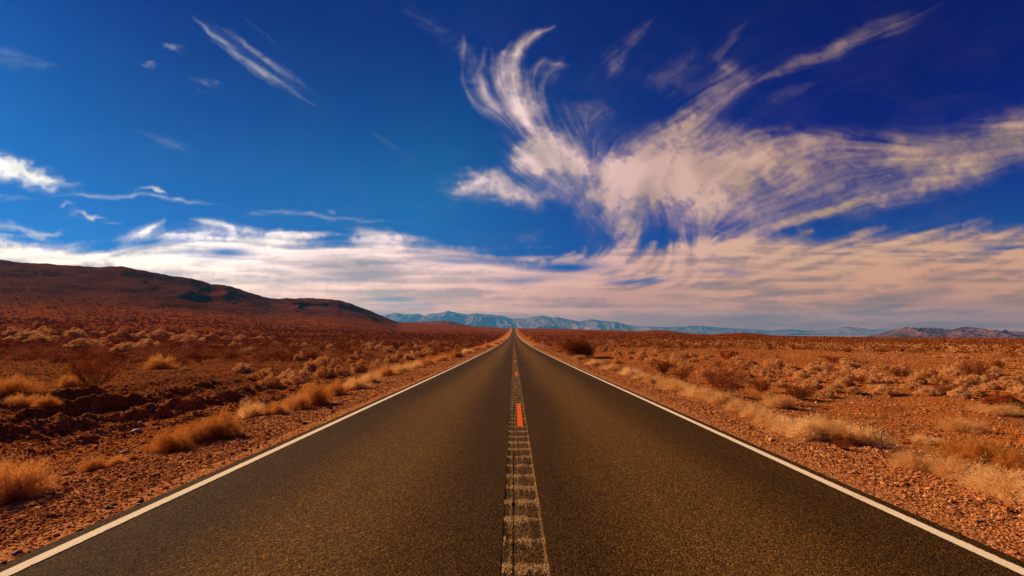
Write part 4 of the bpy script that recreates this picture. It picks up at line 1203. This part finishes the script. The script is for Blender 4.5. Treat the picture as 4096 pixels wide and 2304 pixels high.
    puff = norm(fbm(X / 150. + WXs, Y / 105. + WYs, 5, 24, .55))
    fib = .5 * fine + .5 * mid
    # the low cloud bank
    topx = [-600, 0, 150, 420, 560, 660, 800, 1050, 1300, 1500, 1750, 1900, 2000, 2150, 2300, 2420, 2600, 2800, 2950, 3150, 3350, 3600, 3900, 4096, 4700]
    topy = [940, 955, 960, 985, 930, 915, 935, 940, 930, 945, 965, 985, 1015, 1020, 1030, 1000, 975, 950, 915, 915, 935, 925, 905, 890, 850]
    top = np.interp(X, topx, topy)
    bank = sstep(-22, 60, (Y - top) + (mid - .5) * 60 + (puff - .5) * 46)
    layers = norm(fbm(X / 330. + .5 * fbm(X / 200, Y / 60, 2, 77), Y / 26., 5, 29, .55))
    layers = norm(.55 * layers + .3 * norm(fbm(X / 170. + WXs, Y / 55. + WYs, 5, 131, .55)) + .3 * mid)
    holes = np.zeros_like(X)
    for hx, hy, rx, ry, am in ((620, 962, 150, 18, .9), (760, 1010, 120, 12, .5), (900, 1005, 90, 14, .8), (870, 1030, 130, 12, .5), (2260, 1072, 150, 24, .95), (2560, 1125, 120, 14, .75), (2920, 1088, 140, 12, .4),
                               (1860, 1050, 110, 16, .5), (1560, 1195, 100, 12, .6), (1640, 1222, 130, 10, .45), (4040, 985, 150, 14, .75), (3560, 965, 60, 8, .5), (2080, 1120, 160, 14, .4)):
        q = ((X - hx) / rx) ** 2 + ((Y - hy + (mid - .5) * 26) / ry) ** 2
        holes = np.maximum(holes, am * np.exp(-q ** 1.1))
    bank_d = bank * np.clip(1.0 - holes * 1.15, 0, 1) * (1 - np.clip(.62 - layers, 0, 1) * .62 * np.interp(Y, [950, 1120, 1250], [1, .7, .2]))
    # upper clouds
    e = C * (.60 + .34 * puff) + np.clip(C, 0, .62) * (fib - .5) * (1.05 - .55 * sstep(.5, 1.05, C)) + np.clip(C, 0, 1) * .5 * (fbm(X / 46., Y / 36., 5, 411, .62) - .5) + np.clip(C, 0, .3) * (puff - .5) * .5
    up = np.clip((e - .03) / 1.02, 0, 1) ** 1.5 * .90
    veil = .04 * sstep(.3, 1, big) * np.interp(Y, [0, 400, 900], [.15, .5, 1]) * np.interp(X, [0, 1500, 2500, 4096], [.2, .2, 1, 1])
    dens = 1 - (1 - up * .97) * (1 - bank_d * .97) * (1 - veil * fib * 1.5)
    core = norm(.6 * norm(lic(fbm(X / 60., Y / 60., 3, 88), 22, 1.2)) + .5 * norm(fbm(X / 210., Y / 120., 4, 89)))
    thick = np.clip(.15 * dens + .55 * np.clip(C, 0, 1.2) * core + .70 * bank * layers + .16 * (mid - .5), 0, 1)
    # grey thick patch in the bank, and the greyer lower sheets
    grey = np.exp(-(((X - 1390) / 230.) ** 2 + ((Y - 1070 - .06 * (X - 1390)) / 42.) ** 2) ** 1.4) * 1.0
    grey = np.maximum(grey, .32 * sstep(.55, .95, norm(fbm(X / 420., Y / 45., 4, 47))) * bank)
    u, t = ut(X, Y)
    dirs = np.stack([u, np.ones_like(u), t], -1); dirs /= np.linalg.norm(dirs, axis=-1)[..., None]
    V = (dirs * 46000.).reshape(-1, 3)
    # fade the veil out at the borders of the modelled part of the sky
    ed = np.minimum(np.minimum(sstep(-560, -420, X), sstep(4655, 4520, X)), sstep(-330, -230, Y))
    dens = dens * ed
    m = mesh_np('clouds', V, grid_faces(ny, nx), None, True)
    for nm, arr in (('cloud_density', dens), ('cloud_thickness', thick), ('cloud_grey', grey)):
        a = m.attributes.new(nm, 'FLOAT', 'POINT'); a.data.foreach_set('value', arr.ravel().astype(np.float32))
    mt = bpy.data.materials.new('cirrus'); mt.use_nodes = True; n = NT(mt.node_tree); n.n.clear()
    P = n.add('ShaderNodeNewGeometry').outputs['Position']
    Dn = n.add('ShaderNodeVectorMath', operation='NORMALIZE', inp={0: P}).outputs[0]
    dt = n.add('ShaderNodeVectorMath', operation='DOT_PRODUCT', inp={0: Dn, 1: sd}).outputs['Value']
    de = n.add('ShaderNodeAttribute', attribute_name='cloud_density').outputs['Fac']
    th = n.add('ShaderNodeAttribute', attribute_name='cloud_thickness').outputs['Fac']
    gr = n.add('ShaderNodeAttribute', attribute_name='cloud_grey').outputs['Fac']
    # thin ice scatters sunlight forward: brighter and whiter towards the sun
    glow = n.ramp(dt, [(0, (.43, .27, .16)), (.30, (.48, .30, .23)), (.50, (.56, .39, .34)), (.66, (.66, .50, .45)), (.78, (.78, .65, .60)), (.90, (.95, .88, .78))])
    body = n.ramp(th, [(.05, (.64, .68, .64)), (.35, (.86, .84, .82)), (.7, (1.16, 1.12, 1.13))])
    c = n.mix(1, glow, body, 'MULTIPLY')
    zz = n.add('ShaderNodeSeparateXYZ', inp={0: Dn}).outputs[2]
    c = n.mix(1, c, n.ramp(zz, [(0, (1.25, .72, .34)), (.05, (1.2, .8, .5)), (.14, (1.08, .95, .88)), (.22, (1, 1, 1))]), 'MULTIPLY')
    c = n.mix(n.math('MULTIPLY', gr, .85, clamp=True), c, n.mix(1, c, (.40, .42, .43), 'MULTIPLY'))
    em = n.add('ShaderNodeEmission', inp={'Color': c, 'Strength': 1.0})
    tr = n.add('ShaderNodeBsdfTransparent')
    mx = n.add('ShaderNodeMixShader', inp={0: de}); n.link(tr.outputs[0], mx.inputs[1]); n.link(em.outputs[0], mx.inputs[2])
    out = n.add('ShaderNodeOutputMaterial'); n.link(mx.outputs[0], out.inputs['Surface'])
    try: mt.cycles.emission_sampling = 'NONE'
    except Exception: pass
    m.materials.append(mt)
    tag(obj('clouds', m), 'wispy cirrus clouds above a low bank of pale cloud', 'clouds', kind='stuff')
build_clouds()

# ------------------------------------------------------------------ haze
hm = bpy.data.materials.new('haze'); hm.use_nodes = True; n = NT(hm.node_tree); n.n.clear()
pv = n.add('ShaderNodeVolumePrincipled', inp={'Color': (.09, .41, .84, 1), 'Density': 4.6e-5, 'Anisotropy': 0.25})
out = n.add('ShaderNodeOutputMaterial'); n.link(pv.outputs[0], out.inputs['Volume'])
V = np.array([(sx * 19800, sy * 19800, z) for z in (-90, 800) for sx, sy in ((-1, -1), (1, -1), (1, 1), (-1, 1))], float)
f = np.array([(0, 3, 2, 1), (4, 5, 6, 7), (0, 1, 5, 4), (1, 2, 6, 5), (2, 3, 7, 6), (3, 0, 4, 7)])
tag(obj('haze', mesh_np('haze', V, f, hm)), 'thin blue haze over the far plain and mountains', 'haze', kind='stuff')

# ------------------------------------------------------------------ camera and output
cam = bpy.data.cameras.new('camera'); cam.lens = 36 * F / 4096; cam.sensor_width = 36; cam.clip_start = .05; cam.clip_end = 120000
co = bpy.data.objects.new('camera', cam); COL.objects.link(co)
co.location = (0, 0, EYE); co.rotation_euler = (math.pi / 2 + TH, 0, 0)
S.camera = co
S.view_settings.view_transform = 'Standard'; S.view_settings.look = 'None'; S.view_settings.exposure = .62; S.view_settings.gamma = 1
S.cycles.use_denoising = True
S.cycles.max_bounces = 6; S.cycles.diffuse_bounces = 3; S.cycles.glossy_bounces = 2; S.cycles.transparent_max_bounces = 8; S.cycles.volume_bounces = 1
S.cycles.caustics_reflective = False; S.cycles.caustics_refractive = False
